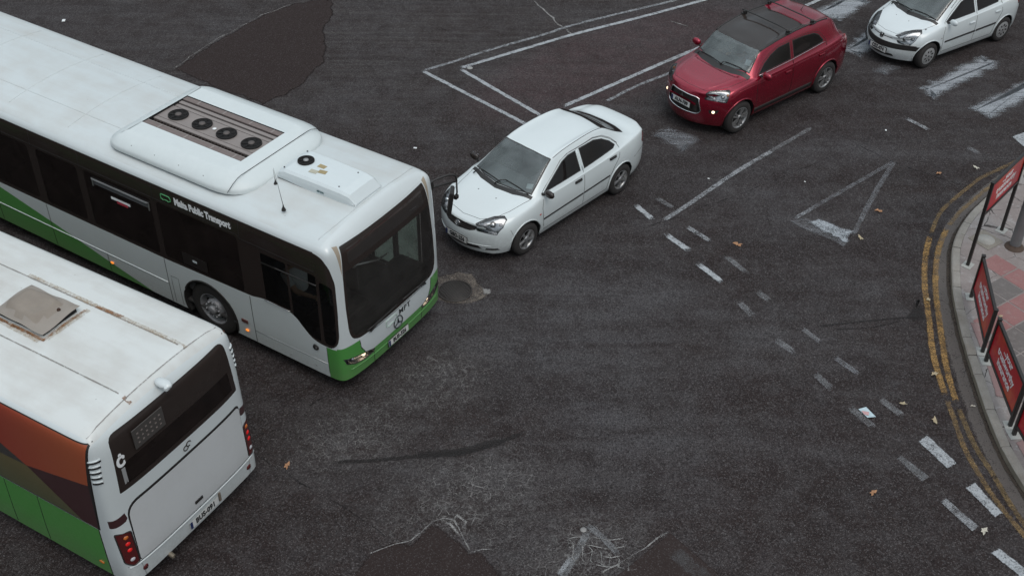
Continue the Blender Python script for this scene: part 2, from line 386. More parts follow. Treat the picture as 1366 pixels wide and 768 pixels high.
def dark_patch(name, col, col2, sc=3.0):
    a = N(name); e = a.attr('edge'); n = a.noise(sc, 5, .65); sp = a.vm('DOT_PRODUCT', a.vor(75, out='Color'), (.33, .33, .34)); f = a.noise(34, 3, .7)
    c = a.mix(n, col, col2); c = a.mix(a.mr(sp, .64, .82, 0, .45), c, (.11, .105, .105)); c = a.mix(.4, c, a.mix(f, (.2, .2, .2), (1, 1, 1)), 'OVERLAY')
    a.set(color=c, rough=.85, alpha=a.mr(a.math('ADD', e, a.math('MULTIPLY', a.noise(11, 6, .8), 1.3)), .62, 1.05, 0, 1), spec=.12); a.bump(sp, .4, .004); return a.m
PD = dark_patch('tar_patch', (.023, .0160, .0150), (.033, .0245, .023))
PD2 = dark_patch('tar_seam', (.023, .0175, .0165), (.034, .027, .026), 6)
patch_mesh('road_patch', rag([(-7.42, 23.39), (-6.78, 24.75), (-6.34, 25.44), (-5.99, 26.03), (-5.28, 26.71), (-4.44, 27.08), (-4.29, 26.15), (-4.38, 25.25), (-4.23, 24.53), (-4.2, 23.83), (-4.58, 22.71), (-4.83, 22.33), (-5.23, 21.91), (-6.28, 22.56)], .05), PD, .004, .13)
patch_mesh('road_patch', rag([(-1.78, 10.29), (-1.53, 10.41), (-1.3, 10.41), (-1.03, 10.78), (-.95, 10.73), (-.51, 10.26), (-.33, 10.31), (-.1, 9.91), (.1, 9.3), (-2.3, 9.2)], .04), PD, .004, .10)
patch_mesh('road_patch', [(1.0, 9.55), (2.18, 10.67), (2.78, 9.96), (3.3, 9.3), (1.4, 8.7)], dark_patch('red_brown_patch', (.026, .018, .0165), (.037, .028, .0265)), .004, .03)
TS = worn('tar_smear', (.017, .0135, .013), .40, .80)
strip_mesh('tar_crack', [(-2.54, 11.87), (-1.9, 11.92), (-1.3, 12.02), (-.79, 12.08), (-.38, 12.20), (.25, 12.53)], .085, TS, .006, .012)
strip_mesh('tar_crack', [(-1.35, 12.02), (-.79, 12.09), (-.38, 12.23), (-.05, 12.36)], .17, TS, .010, .012)
strip_mesh('water_stain', [(4.95, 15.02), (5.5, 15.12), (6.1, 15.22), (6.8, 15.32)], .05, TS, .006, .01); strip_mesh('water_stain', [(5.2, 14.95), (5.9, 15.02), (6.4, 15.2)], .03, TS, .006, .01)
patch_mesh('water_stain', rag([(6.45, 15.30), (6.62, 15.48), (6.84, 15.85), (6.84, 15.22), (6.6, 15.18)], .02, .1), TS, .006, .06)
def linecrack(path, w, mat, z=.006):
    q = [(p.x, p.y) for p in spline([(x, y, 0) for x, y in path], .16)]; j = min(.028, w)
    path = [path[0]] + [(x + random.uniform(-j, j), y + random.uniform(-j, j)) for x, y in q[1:-1]] + [path[-1]]
    return strip_mesh('road_crack', path, w, mat, z, .012)
CW = worn('chalk_crack', (.32, .31, .30), .50, .74); CD = worn('dirt_crack', (.014, .011, .011), .56, .80)
linecrack([(-3.69, 12.03), (-3.1, 11.61), (-2.62, 11.28)], .022, CD); linecrack([(-2.62, 11.28), (-1.86, 10.72), (-1.53, 10.43)], .02, CD)
linecrack([(-3.13, 12.94), (-2.56, 13.41), (-1.66, 14.0)], .022, CD)
linecrack([(.39, 27.1), (.79, 26.26), (1.35, 25.13)], .05, CW); linecrack([(3.52, 26.13), (4.15, 25.68)], .04, CW)
linecrack([(-7.5, 23.3), (-6.78, 24.75), (-6.34, 25.44), (-5.99, 26.03), (-5.28, 26.71)], .04, worn('faint_chalk', (.22, .21, .20), .54, .80))
linecrack([(-1.9, 10.2), (-1.53, 10.41), (-1.3, 10.45), (-1.03, 10.80), (-.88, 10.86), (-.73, 10.84), (-.6, 10.5), (-.5, 10.28)], .024, CW); linecrack([(-.5, 10.28), (-.33, 10.33), (-.1, 10.36)], .02, CW)
linecrack([(-.95, 10.84), (-.80, 10.74), (-.68, 10.62), (-.56, 10.42)], .05, CW); linecrack([(-.80, 10.74), (-.72, 10.93), (-.56, 10.82), (-.63, 10.62)], .03, CW)
linecrack([(1.15, 9.9), (1.55, 10.2), (1.8, 10.42), (2.18, 10.7)], .022, CW)
linecrack([(6.4, 21.2), (7.6, 19.9), (9.2, 18.9)], .02, CD); linecrack([(2.2, 17.6), (4.5, 19.0), (6.4, 20.3)], .016, CD)
for k in range(7):                                                               # broken surface round the small cover
    x0 = .75 + .12 * k; linecrack([(x0, 10.62 - .05 * k), (x0 + .12, 10.45 - .05 * k), (x0 + .10, 10.22 - .03 * k), (x0 + .24, 10.05)], .013, CW)
for k in range(4): linecrack([(.72, 10.5 - .15 * k), (1.05, 10.60 - .15 * k), (1.35, 10.52 - .15 * k), (1.65, 10.62 - .13 * k)], .013, CW)

WHITE = (.43, .45, .47)
W1 = worn('road_paint_strong', WHITE, .44, .70); W2 = worn('road_paint_mid', (.33, .34, .355), .50, .78)
W3 = worn('road_paint_faint', (.28, .285, .295), .50, .96); WZ = worn('crossing_paint', (.36, .38, .405), .40, .70, (40, .5, 5.5))
WZ2 = worn('crossing_paint_faint', (.27, .28, .30), .50, .86, (40, .5, 5.0))
YE = worn('yellow_paint', (.38, .225, .078), .49, .80, (95, .9, 3)); YF = worn('yellow_paint_faint', (.26, .17, .075), .50, .86, (95, .9, 3))
def mk(path, w, mat, z=.008): return strip_mesh('road_marking', path, w, mat, z, .004)
mk([(-2.03, 23.44), (-1.39, 23.87), (-.54, 24.49), (.66, 25.26), (1.28, 25.72), (2.55, 26.45), (3.53, 26.98), (4.6, 27.6), (7, 29)], .12, W2)
mk([(-1.22, 23.58), (-.53, 24.05), (.65, 24.84), (1.39, 25.32), (2.52, 25.97), (3.5, 26.55), (4.57, 27.21), (5.4, 27.75), (7.5, 29)], .13, W1)
mk([(-2.03, 23.46), (.18, 21.32), (.7, 20.8)], .12, W1); mk([(-1.22, 23.58), (.51, 21.65), (1.3, 20.8)], .12, W1)
mk([(1.0, 21.98), (1.75, 22.64), (2.64, 23.42), (3.9, 24.5), (6.94, 26.94), (8, 27.9)], .13, W1); mk([(1.89, 22.2), (2.6, 22.9), (3.21, 23.38), (3.8, 23.85)], .11, W2)
mk([(2.70, 17.90), (3.28, 18.5), (4.26, 19.56), (5.15, 20.42)], .13, W2); mk([(5.05, 20.33), (5.6, 20.85), (6.1, 21.33)], .12, W3)
mk([(2.25, 18.45), (2.57, 17.93)], .14, W1); mk([(2.62, 18.72), (3.01, 18.29)], .14, W3); mk([(2.72, 17.54), (3.13, 17.01)], .15, W1)
mk([(3.09, 17.82), (3.56, 17.28)], .14, W2); mk([(3.20, 16.69), (3.60, 16.12)], .14, W1); mk([(3.69, 16.96), (4.06, 16.37)], .14, W3)
for p in ([(3.76, 15.68), (4.0, 15.19)], [(4.21, 14.72), (4.53, 14.32)], [(4.70, 13.92), (4.97, 13.45)], [(5.1, 13.17), (5.42, 12.66)], [(5.58, 13.39), (5.92, 12.9)], [(4.1, 15.95), (4.35, 15.6)]): mk(p, .17, W3)
mk([(4.69, 15.01), (5.01, 14.55)], .13, W2 if 0 else W3); mk([(5.08, 14.30), (5.46, 13.82)], .14, worn('road_paint_low', (.30, .31, .33), .54, .90))
def mq(poly, mat, ins=.025): return patch_mesh('road_marking', poly, mat, .008, ins)
mq([(5.96, 12.44), (6.14, 12.59), (6.44, 12.01), (6.25, 11.89)], W1); mq([(5.56, 12.09), (5.66, 12.18), (5.98, 11.74), (5.82, 11.62)], W3)
mq([(6.40, 11.55), (6.58, 11.66), (6.80, 11.09), (6.66, 10.99)], W1); mq([(5.96, 11.28), (6.09, 11.37), (6.41, 10.84), (6.27, 10.74)], W2)
mq([(6.41, 10.4), (6.56, 10.49), (6.95, 9.95), (6.78, 9.85)], W1)
mk([(8.05, 21.76), (8.46, 21.24)], .14, W2); mk([(8.98, 20.67), (9.26, 20.34)], .16, W3); mq([(10.05, 21.04), (10.8, 21.5), (10.9, 20.9), (10.18, 20.6)], W1)
WT = worn('triangle_paint', (.25, .255, .27), .53, .96)
mk([(7.49, 20.08), (6.4, 19.15), (5.12, 18.03)], .12, WT); mk([(7.45, 20.05), (6.8, 18.9), (6.09, 17.53)], .13, WT)
mk([(5.12, 18.03), (5.45, 18.32)], .11, W2)
mq(rag([(4.95, 17.97), (5.35, 18.12), (6.18, 17.66), (5.88, 17.15)], .03, .1), WT, .06); patch_mesh('road_marking', rag([(5.30, 17.93), (5.58, 18.06), (6.14, 17.66), (5.93, 17.27)], .03, .1), worn('triangle_base', (.40, .43, .46), .46, .74), .0225, .06)
for q, m in (([(7.72, 23.71), (8.22, 24.31), (8.72, 23.87), (8.06, 23.41)], WZ2), ([(8.61, 23.0), (10.5, 24.61), (10.87, 24.12), (8.86, 22.42)], WZ), ([(9.46, 22.15), (11.6, 23.9), (11.95, 23.4), (9.83, 21.68)], WZ),
             ([(7.30, 24.75), (8.3, 25.9), (8.9, 25.5), (7.74, 24.29)], WZ), ([(2.63, 20.95), (3.16, 21.39), (3.89, 20.8), (3.33, 20.14)], WZ2), ([(7.0, 26.6), (8.1, 27.7), (8.75, 27.3), (7.65, 26.1)], WZ)): mq(rag(q, .05, .15), m, .20)
# paint remains by the small cover
mk([(.55, 9.6), (.78, 10.05), (.95, 10.4), (1.1, 10.75)], .13, W3); mk([(1.0, 10.85), (1.28, 10.55), (1.5, 10.22)], .12, W3)
mk([(.62, 9.85), (.86, 10.3)], .08, W2)
mk([(2.15, 10.4), (2.7, 9.75), (3.1, 9.3)], .30, worn('dust_trail', (.11, .108, .11), .52, 1.0))
yo = [(16, 24), (12.5, 21.9), (9.7, 20.02), (9.41, 19.8), (9.01, 19.54), (8.64, 19.17), (8.26, 18.77), (7.87, 18.3), (7.52, 17.63), (7.29, 17.06), (7.14, 16.58), (7.0, 16.0), (6.87, 15.23), (6.75, 14.64), (6.68, 14.11), (6.64, 13.39), (6.63, 12.84), (6.62, 12.31), (6.68, 11.8), (6.77, 11.35), (6.92, 10.85), (7.2, 10.1), (8, 8.5)]
yi = [(16, 23.7), (12.5, 21.6), (9.7, 19.78), (9.04, 19.18), (8.65, 18.78), (8.28, 18.38), (7.88, 17.85), (7.59, 17.28), (7.38, 16.72), (7.18, 16.0), (7.01, 15.11), (6.89, 14.42), (6.81, 13.87), (6.77, 13.24), (6.77, 12.69), (6.80, 12.22), (6.87, 11.87), (6.96, 11.22), (7.11, 10.6), (7.4, 9.9), (8.2, 8.4)]
for L in (yo, yi):
    n0, n1 = (8, 15) if L is yo else (6, 13)
    mk(L[:n0 + 1], .10, YF); mk(L[n0:n1 + 1], .13, YE); mk(L[n1:], .11, YF if L is yo else worn('yellow_mid', (.24, .165, .075), .50, .84, (95, .9, 3)))

# ---------------------------------------------------------------- kerb and pavement
kpath = [(40, 36), (26, 28.5), (16, 23.2), (12.5, 21.2), (9.95, 19.75), (9.42, 19.32), (8.81, 18.7), (8.35, 18.16), (8.01, 17.65), (7.76, 17.14), (7.58, 16.55), (7.42, 15.9), (7.32, 15.3), (7.23, 14.59), (7.17, 13.82), (7.12, 13.04), (7.11, 12.4), (7.14, 11.92), (7.21, 11.46), (7.36, 10.8), (7.65, 10.1), (8.4, 8.6), (10.5, 6), (16, 1), (40, -20)]
kp = [(p.x, p.y) for p in spline([(x, y, 0) for x, y in kpath], .10)]
def concrete(name, c1, c2, sc=6, stain=(.09, .075, .06), bump=.3):
    a = N(name); n = a.noise(sc, 6, .68); f = a.noise(60, 3, .7); b = a.noise(1.6, 4, .6)
    c = a.mix(n, c1, c2); c = a.mix(a.mr(b, .5, .75, 0, .55), c, stain); c = a.mix(.5, c, a.mix(f, (.25, .25, .25), (1, 1, 1)), 'OVERLAY')
    c = a.mix(a.mr(a.vor(7), .06, .03, 0, .7), c, (.05, .045, .04))
    a.set(color=c, rough=.9, spec=.3); a.bump(a.math('ADD', f, n), bump, .006); return a.m
KM = concrete('kerb_stone', (.18, .16, .14), (.31, .295, .27), stain=(.11, .085, .062)); KF = concrete('kerb_face', (.16, .135, .10), (.25, .22, .18), 8)
kin = offset2(kp, -.16, False)
sgn = -1
if (Vector(kin[200]) - Vector((20, 15))).length > (Vector(kp[200]) - Vector((20, 15))).length: sgn = 1
koff = lambda d: offset2(kp, sgn * d, False)
k0, k1, k2, kout = koff(0.0), koff(.02), koff(.135), koff(-.002)
kb = MB(); i = 0
near = lambda p: -2 < p[0] < 14 and 6 < p[1] < 24
while i < len(kp) - 2:
    m = min(len(kp) - 1, i + (random.choice((4, 5, 6, 7)) if near(kp[i]) else 12)); h = .118 + random.uniform(-.004, .004); dj = .006
    secs = []
    for j in range(i, m + 1):
        t = .012 if j in (i, m) else 0
        a0, a1, b1 = Vector(k0[j]), Vector(k1[j]), Vector(k2[j])
        if j == i: nx = Vector(kp[min(j + 1, m)]) - Vector(kp[j]); a0 += nx.normalized() * dj; a1 += nx.normalized() * dj; b1 += nx.normalized() * dj
        if j == m: nx = Vector(kp[j - 1]) - Vector(kp[j]); a0 += nx.normalized() * dj; a1 += nx.normalized() * dj; b1 += nx.normalized() * dj
        secs.append([(a0.x, a0.y, -.02), (a0.x, a0.y, h - .018 - t), (a1.x, a1.y, h - t), (b1.x, b1.y, h + .002 - t), (b1.x, b1.y, -.02)])
    V = [p for s_ in secs for p in s_]; F = []; fm = []
    for q in range(len(secs) - 1):
        for c_ in range(4): F.append([q * 5 + c_, q * 5 + c_ + 1, q * 5 + 5 + c_ + 1, q * 5 + 5 + c_])
    F += [[0, 1, 2, 3, 4], [len(V) - 5 + q for q in (4, 3, 2, 1, 0)]]
    vs, fs = kb._add(V, F)
    for q, f in enumerate(fs): f.material_index = 1 if (q % 4 == 0 and q < len(fs) - 2) else 0
    i = m
tag(kb.build('kerb', [KM, KF]), kind='structure')
GU = worn('gutter_concrete', (.115, .10, .092), .36, .62)
gl = [tuple(Vector(a).lerp(Vector(b), .5)) for a, b in zip(koff(-.005), koff(-.27))]
strip_mesh('gutter', [p for p in gl[::4] if near(p)], .27, GU, .0045, .01)
strip_mesh('gutter_dirt', [p for p in koff(-.03)[::3] if near(p)], .08, worn('gutter_grit', (.05, .036, .026), .40, .66), .010, .01)

def paving():
    a = N('paving'); P = a.mapp(a.P, rot=(0, 0, R(-30)))
    n = a.noise(3, 6, .7); f = a.noise(55, 3, .7); b = a.noise(.9, 4, .6)
    c = a.mix(n, (.15, .122, .115), (.27, .238, .228)); c = a.mix(a.mr(b, .45, .7, 0, .6), c, (.30, .295, .285))
    c = a.mix(a.mr(a.noise(5, 6, .75, a.mapp(a.P, loc=(4, 4, 4))), .56, .64, 0, .4), c, (.36, .36, .355))
    c = a.mix(.45, c, a.mix(f, (.25, .25, .25), (1, 1, 1)), 'OVERLAY')
    cr = a.vor(1.3, 'DISTANCE_TO_EDGE', a.vm('ADD', a.P, a.vm('MULTIPLY', a.n_col(2.5), (.3, .3, 0))))
    c = a.mix(a.math('MULTIPLY', a.mr(cr, .012, .003), a.mr(n, .4, .55)), c, (.035, .03, .028))
    a.set(color=c, rough=.9, spec=.3); a.bump(a.math('ADD', f, n), .3, .005); return a.m
PV = paving()
pin = koff(.137)
pb = MB(); poly = [(x, y) for x, y in pin[::3]]
far = [(400, -60), (400, 60)]
V = [(x, y, .116) for x, y in poly] + [(x, y, .116) for x, y in far]
pb.quad(V); o = pb.build('pavement', PV); tag(o, kind='structure')
# coloured flags: faded red bands between grey slabs, thin mortar joints
def flag_mat(name, c1, c2, alo=.30, ahi=.5):
    a = N(name); e = a.attr('edge'); n = a.noise(4, 6, .7); f = a.noise(55, 3, .7)
    c = a.mix(n, c1, c2); c = a.mix(a.mr(a.noise(8, 6, .75, a.mapp(a.P, loc=(2, 2, 2))), .54, .66, 0, .45), c, (.25, .23, .22)); c = a.mix(.4, c, a.mix(f, (.25, .25, .25), (1, 1, 1)), 'OVERLAY')
    a.set(color=c, rough=.9, alpha=a.mr(a.math('ADD', e, a.math('MULTIPLY', a.noise(10, 5, .7), .8)), alo, ahi), spec=.3); return a.m
RF = flag_mat('red_flag', (.21, .098, .094), (.28, .155, .15), .42, .75); RF2 = flag_mat('pale_red_flag', (.20, .125, .12), (.24, .16, .155), .55, .95); SF = flag_mat('slate_flag', (.10, .09, .086), (.165, .150, .144))
PAVP = [(x, y) for x, y in koff(.17)[::3]] + [(400, -60), (400, 60)]
def pip(p, poly):
    c = False; j = len(poly) - 1
    for i in range(len(poly)):
        (xi, yi), (xj, yj) = poly[i], poly[j]
        if (yi > p[1]) != (yj > p[1]) and p[0] < (xj - xi) * (p[1] - yi) / (yj - yi) + xi: c = not c
        j = i
    return c
ux, uy = Vector((.57, -.82)), Vector((.82, .57))                                 # slab grid directions
def flag(x0, y0, w_, h_, mat, org=(7.80, 17.05)):
    o_ = Vector(org); g = .012; c = [(x0 + g, y0 + g), (x0 + w_ - g, y0 + g), (x0 + w_ - g, y0 + h_ - g), (x0 + g, y0 + h_ - g)]
    poly = [tuple(o_ + ux * a + uy * b) for a, b in c]
    if not all(pip(p, PAVP) for p in poly): return
    FL.setdefault(mat.name, (mat, []))[1].append((poly, .1205, .012))
FL = {}
for i in range(-1, 16):
    for j in range(-7, 9):
        m_ = RF if (j == 0 or i in (3, 9)) else (SF if (j < 0 or i > 3) else None)
        if m_: flag(.48 * i, .46 * j, .48, .46, m_)
for q in ([(7.44, 15.05), (7.66, 15.05), (7.62, 14.3), (7.42, 14.2)], [(7.40, 14.0), (7.66, 14.0), (7.60, 13.2), (7.34, 13.3)], [(7.32, 12.35), (7.7, 12.5), (7.7, 11.7), (7.42, 11.5)]): FL.setdefault(RF2.name, (RF2, []))[1].append((q, .1245, .05))
for mat_, polys in FL.values():
    bm = bmesh.new(); lay = bm.verts.layers.float.new('edge')
    for poly, z, ins in polys:
        inn = offset2(poly, ins); A = [bm.verts.new((x, y, z)) for x, y in poly]; B = [bm.verts.new((x, y, z)) for x, y in inn]; n = len(poly)
        for v in B: v[lay] = 1
        for i in range(n): bm.faces.new((A[i], A[(i + 1) % n], B[(i + 1) % n], B[i]))
        bm.faces.new(B)
    for f in bm.faces:
        f.normal_update()
        if f.normal.z < 0: f.normal_flip()
    tag(link('paving_flags', bm, mat_), kind='structure')
# ---------------------------------------------------------------- shells and the cutter
def lerp_tab(tab, x):
    """piecewise-linear table [(x, v)...] in descending x"""
    if x >= tab[0][0]: return tab[0][1]
    for (a, va), (b, vb) in zip(tab, tab[1:]):
        if x >= b: t = (a - x) / (a - b); return va + (vb - va) * t
    return tab[-1][1]

def make_shell(rows, S, nose, tail, level=3, fit=True, top_pow=2.0):
    """rows[r][i] = (x, y, z) for the half body; rows 0..S-1 up the side, S-1..last across the top to y = 0.
       nose / tail: x of the centre line for side rows 0..S-1"""
    Rn, Nn = len(rows), len(rows[0]); J = Rn - S; verts = []; idx = {}
    def add(key, co):
        verts.append(Vector(co)); idx[key] = len(verts) - 1
    for sd in (1, -1):
        for r in range(Rn):
            for i in range(Nn):
                if r == Rn - 1:
                    if sd == 1: add(('c', i), (rows[r][i][0], 0, rows[r][i][2]))
                    idx[(sd, r, i)] = idx[('c', i)]
                else: x, y, z = rows[r][i]; add((sd, r, i), (x, sd * y, z))
    for cap, i, tab in (('n', 0, nose), ('t', Nn - 1, tail)):
        yt = [rows[S - 1 + j][i][1] for j in range(J + 1)]; zt = [rows[S - 1 + j][i][2] for j in range(J + 1)]
        for sd in (1, -1):
            for k in range(S):
                for j in range(J + 1):
                    key = (cap, sd, k, j)
                    if j == 0: idx[key] = idx[(sd, k, i)]; continue
                    if k == S - 1: idx[key] = idx[(sd, S - 1 + j, i)]; continue
                    if j == J and sd == -1: idx[key] = idx[(cap, 1, k, j)]; continue
                    x0, y0, z0 = rows[k][i]; fr = yt[j] / yt[0]
                    x = x0 + (tab[k] - x0) * (1 - fr ** top_pow)
                    z = z0 + (zt[j] - zt[0]) * (k / (S - 1)) ** 2
                    add(key, (x, sd * y0 * fr if j < J else 0, z))
    faces = []
    for sd in (1, -1):
        for r in range(Rn - 1):
            for i in range(Nn - 1): faces.append([idx[(sd, r, i)], idx[(sd, r, i + 1)], idx[(sd, r + 1, i + 1)], idx[(sd, r + 1, i)]])
        for cap in 'nt':
            for k in range(S - 1):
                for j in range(J): faces.append([idx[(cap, sd, k, j)], idx[(cap, sd, k, j + 1)], idx[(cap, sd, k + 1, j + 1)], idx[(cap, sd, k + 1, j)]])
    me = bpy.data.meshes.new('cage'); me.from_pydata([tuple(v) for v in verts], [], faces)
    b = bmesh.new(); b.from_mesh(me); bmesh.ops.recalc_face_normals(b, faces=list(b.faces)); b.to_mesh(me); b.free()
    o = bpy.data.objects.new('cage', me); COL.objects.link(o)
    md = o.modifiers.new('s', 'SUBSURF'); md.levels = level; md.render_levels = level
    tgt = [v.copy() for v in verts]
    for it in range(6 if fit else 1):
        bpy.context.view_layer.update(); ev = o.evaluated_get(bpy.context.evaluated_depsgraph_get()); m2 = ev.to_mesh()
        if it < (5 if fit else 0):
            dl = [tgt[q] - m2.vertices[q].co for q in range(len(tgt))]
            ev.to_mesh_clear()
            for q, v in enumerate(me.vertices): v.co += dl[q] * .85
            me.update()
        else:
            bm = bmesh.new(); bm.from_mesh(m2); ev.to_mesh_clear()
    bpy.data.objects.remove(o); bpy.data.meshes.remove(me)
    c = sum((f.calc_center_median() for f in bm.faces), Vector()) / len(bm.faces)
    f = max(bm.faces, key=lambda f: f.calc_center_median().z)
    if f.normal.z < 0: bmesh.ops.reverse_faces(bm, faces=list(bm.faces))
    for f in bm.faces: f.smooth = True
    bm.normal_update()
    return bm

AX = {'x': (1, 2), 'y': (0, 2), 'z': (0, 1)}; AI = {'x': 0, 'y': 1, 'z': 2}
def inside(p, poly):
    x, y = p; c = False; n = len(poly); j = n - 1
    for i in range(n):
        xi, yi = poly[i]; xj, yj = poly[j]
        if (yi > y) != (yj > y) and x < (xj - xi) * (y - yi) / (yj - yi) + xi: c = not c
        j = i
    return c
class Shell:
    def __init__(s, bm, mats, root, name='body'):
        s.bm = bm; s.mats = mats; s.root = root; s.name = name; s.tree = BVHTree.FromBMesh(bm); s.extra = MB()
        bm.normal_update(); s.fv = [[(v.co.copy(), v.normal.copy()) for v in f.verts] for f in bm.faces]
    def smooth_normals(s, me, n_body=None):
        """shading normals of the uncut shell, so that panel cuts leave no ripples"""
        out = []
        for i, v in enumerate(me.vertices):
            if n_body is not None and i >= n_body: out.append((0, 0, 0)); continue
            h, n, fi, d = s.tree.find_nearest(v.co)
            if h is None or d > .03: out.append((0, 0, 0)); continue
            acc = Vector()
            for co, nn in s.fv[fi]: acc += nn / ((co - h).length_squared + 1e-7)
            out.append(tuple(acc.normalized()))
        me.normals_split_custom_set_from_vertices(out)
    def filt(s, ax, sg, lim=.15, dep=None):
        k = AI[ax]
        def f(face):
            if dep is not None and sg * face.calc_center_median()[k] < dep: return False
            return face.normal[k] * sg > lim
        return f
    def cut(s, poly, ax, sg, lim=.15, dep=None):
        a, b = AX[ax]; F = s.filt(ax, sg, lim, dep)
        x0 = min(p[0] for p in poly) - .02; x1 = max(p[0] for p in poly) + .02; y0 = min(p[1] for p in poly) - .02; y1 = max(p[1] for p in poly) + .02
        def box(f, X0, X1, Y0, Y1):
            xs = [v.co[a] for v in f.verts]; ys = [v.co[b] for v in f.verts]
            return min(xs) <= X1 and max(xs) >= X0 and min(ys) <= Y1 and max(ys) >= Y0
        cand = {f for f in s.bm.faces if F(f) and box(f, x0, x1, y0, y1)}
        n = len(poly)
        for i in range(n):
            p, q = poly[i], poly[(i + 1) % n]
            if abs(p[0] - q[0]) + abs(p[1] - q[1]) < 1e-5: continue
            X0, X1 = sorted((p[0], q[0])); Y0, Y1 = sorted((p[1], q[1]))
            sel = [f for f in cand if box(f, X0 - 1e-4, X1 + 1e-4, Y0 - 1e-4, Y1 + 1e-4)]
            if not sel: continue
            dx, dy = q[0] - p[0], q[1] - p[1]; co = [0, 0, 0]; no = [0, 0, 0]; co[a], co[b] = p; no[a], no[b] = -dy, dx
            geom = list({v for f in sel for v in f.verts}) + list({e for f in sel for e in f.edges}) + sel
            for f in sel: cand.discard(f)
            r = bmesh.ops.bisect_plane(s.bm, geom=geom, dist=1e-5, plane_co=co, plane_no=Vector(no).normalized())
            for g in r['geom']:
                if isinstance(g, bmesh.types.BMFace) and g.is_valid: cand.add(g)
        out = []
        for f in cand:
            if f.is_valid:
                c = f.calc_center_median()
                if inside((c[a], c[b]), poly): out.append(f)
        return out
    def mark(s, poly, ax, sg, mi, **k):
        for f in s.cut(poly, ax, sg, **k): f.material_index = mi
    def take(s, faces, name, mats, parent=None, off=0.0, keepmi=False):
        b = bmesh.new(); vm = {}
        for f in faces:
            for v in f.verts:
                if v not in vm: vm[v] = b.verts.new(v.co + v.normal * off)
        for f in faces:
            try: g = b.faces.new([vm[v] for v in f.verts]); g.smooth = True; g.material_index = f.material_index if keepmi else 0
            except ValueError: pass
        bmesh.ops.delete(s.bm, geom=faces, context='FACES')
        o = link(name, b, mats, parent or s.root, False); s.smooth_normals(o.data)
        return o
    def bucket(s, faces, depth, dirv, mats, name, parent, shrink=.96):
        """hollow behind an opening: side walls and a floor"""
        b = bmesh.new(); fs = list(faces); vm = {}; wm = {}
        cen = sum((f.calc_center_median() for f in fs), Vector()) / len(fs); dirv = Vector(dirv)
        for f in fs:
            for v in f.verts:
                if v not in vm: vm[v] = b.verts.new(cen + (v.co - cen) * shrink + dirv * depth)
        st = set(fs)
        for f in fs:
            g = b.faces.new([vm[v] for v in f.verts]); g.smooth = True
            for e in f.edges:
                if sum(1 for q in e.link_faces if q in st) == 1:
                    for v in e.verts:
                        if v not in wm: wm[v] = b.verts.new(v.co)
                    u, w_ = e.verts
                    try: b.faces.new([wm[u], wm[w_], vm[w_], vm[u]])
                    except ValueError: pass
        bmesh.ops.recalc_face_normals(b, faces=list(b.faces))
        return link(name, b, mats, parent)
    def hit(s, ax, sg, u, v):
        a, b = AX[ax]; k = AI[ax]; o = [0, 0, 0]; o[a], o[b] = u, v; o[k] = 12 * sg; d = [0, 0, 0]; d[k] = -sg
        r = s.tree.ray_cast(Vector(o), Vector(d))
        return (r[0], r[1]) if r[0] is not None else (None, None)
    def rib(s, pts, ax, sg, r=.004, mi=1, off=0.0, flat=1.0, step=.08, closed=False, mb=None, n=6):
        P = []; pts = list(pts) + ([pts[0]] if closed else [])
        for (p, q) in zip(pts, pts[1:]):
            m = max(1, int(math.dist(p, q) / step))
            for k in range(m): P.append((p[0] + (q[0] - p[0]) * k / m, p[1] + (q[1] - p[1]) * k / m))
        if not closed: P.append(pts[-1])
        out = []
        for p in P:
            h, nn = s.hit(ax, sg, *p)
            if h is not None: out.append(h + nn * off)
        if len(out) > 2: (mb or s.extra).tube(out, r, n, mi, closed=closed, flat=flat)
        return out
    def finish(s):
        me = bpy.data.meshes.new('x'); bmesh.ops.recalc_face_normals(s.extra.bm, faces=list(s.extra.bm.faces)); s.extra.bm.to_mesh(me)
        nb = len(s.bm.verts); s.bm.from_mesh(me); bpy.data.meshes.remove(me); s.extra.bm.free()
        o = link(s.name, s.bm, s.mats, s.root); s.smooth_normals(o.data, nb); return o

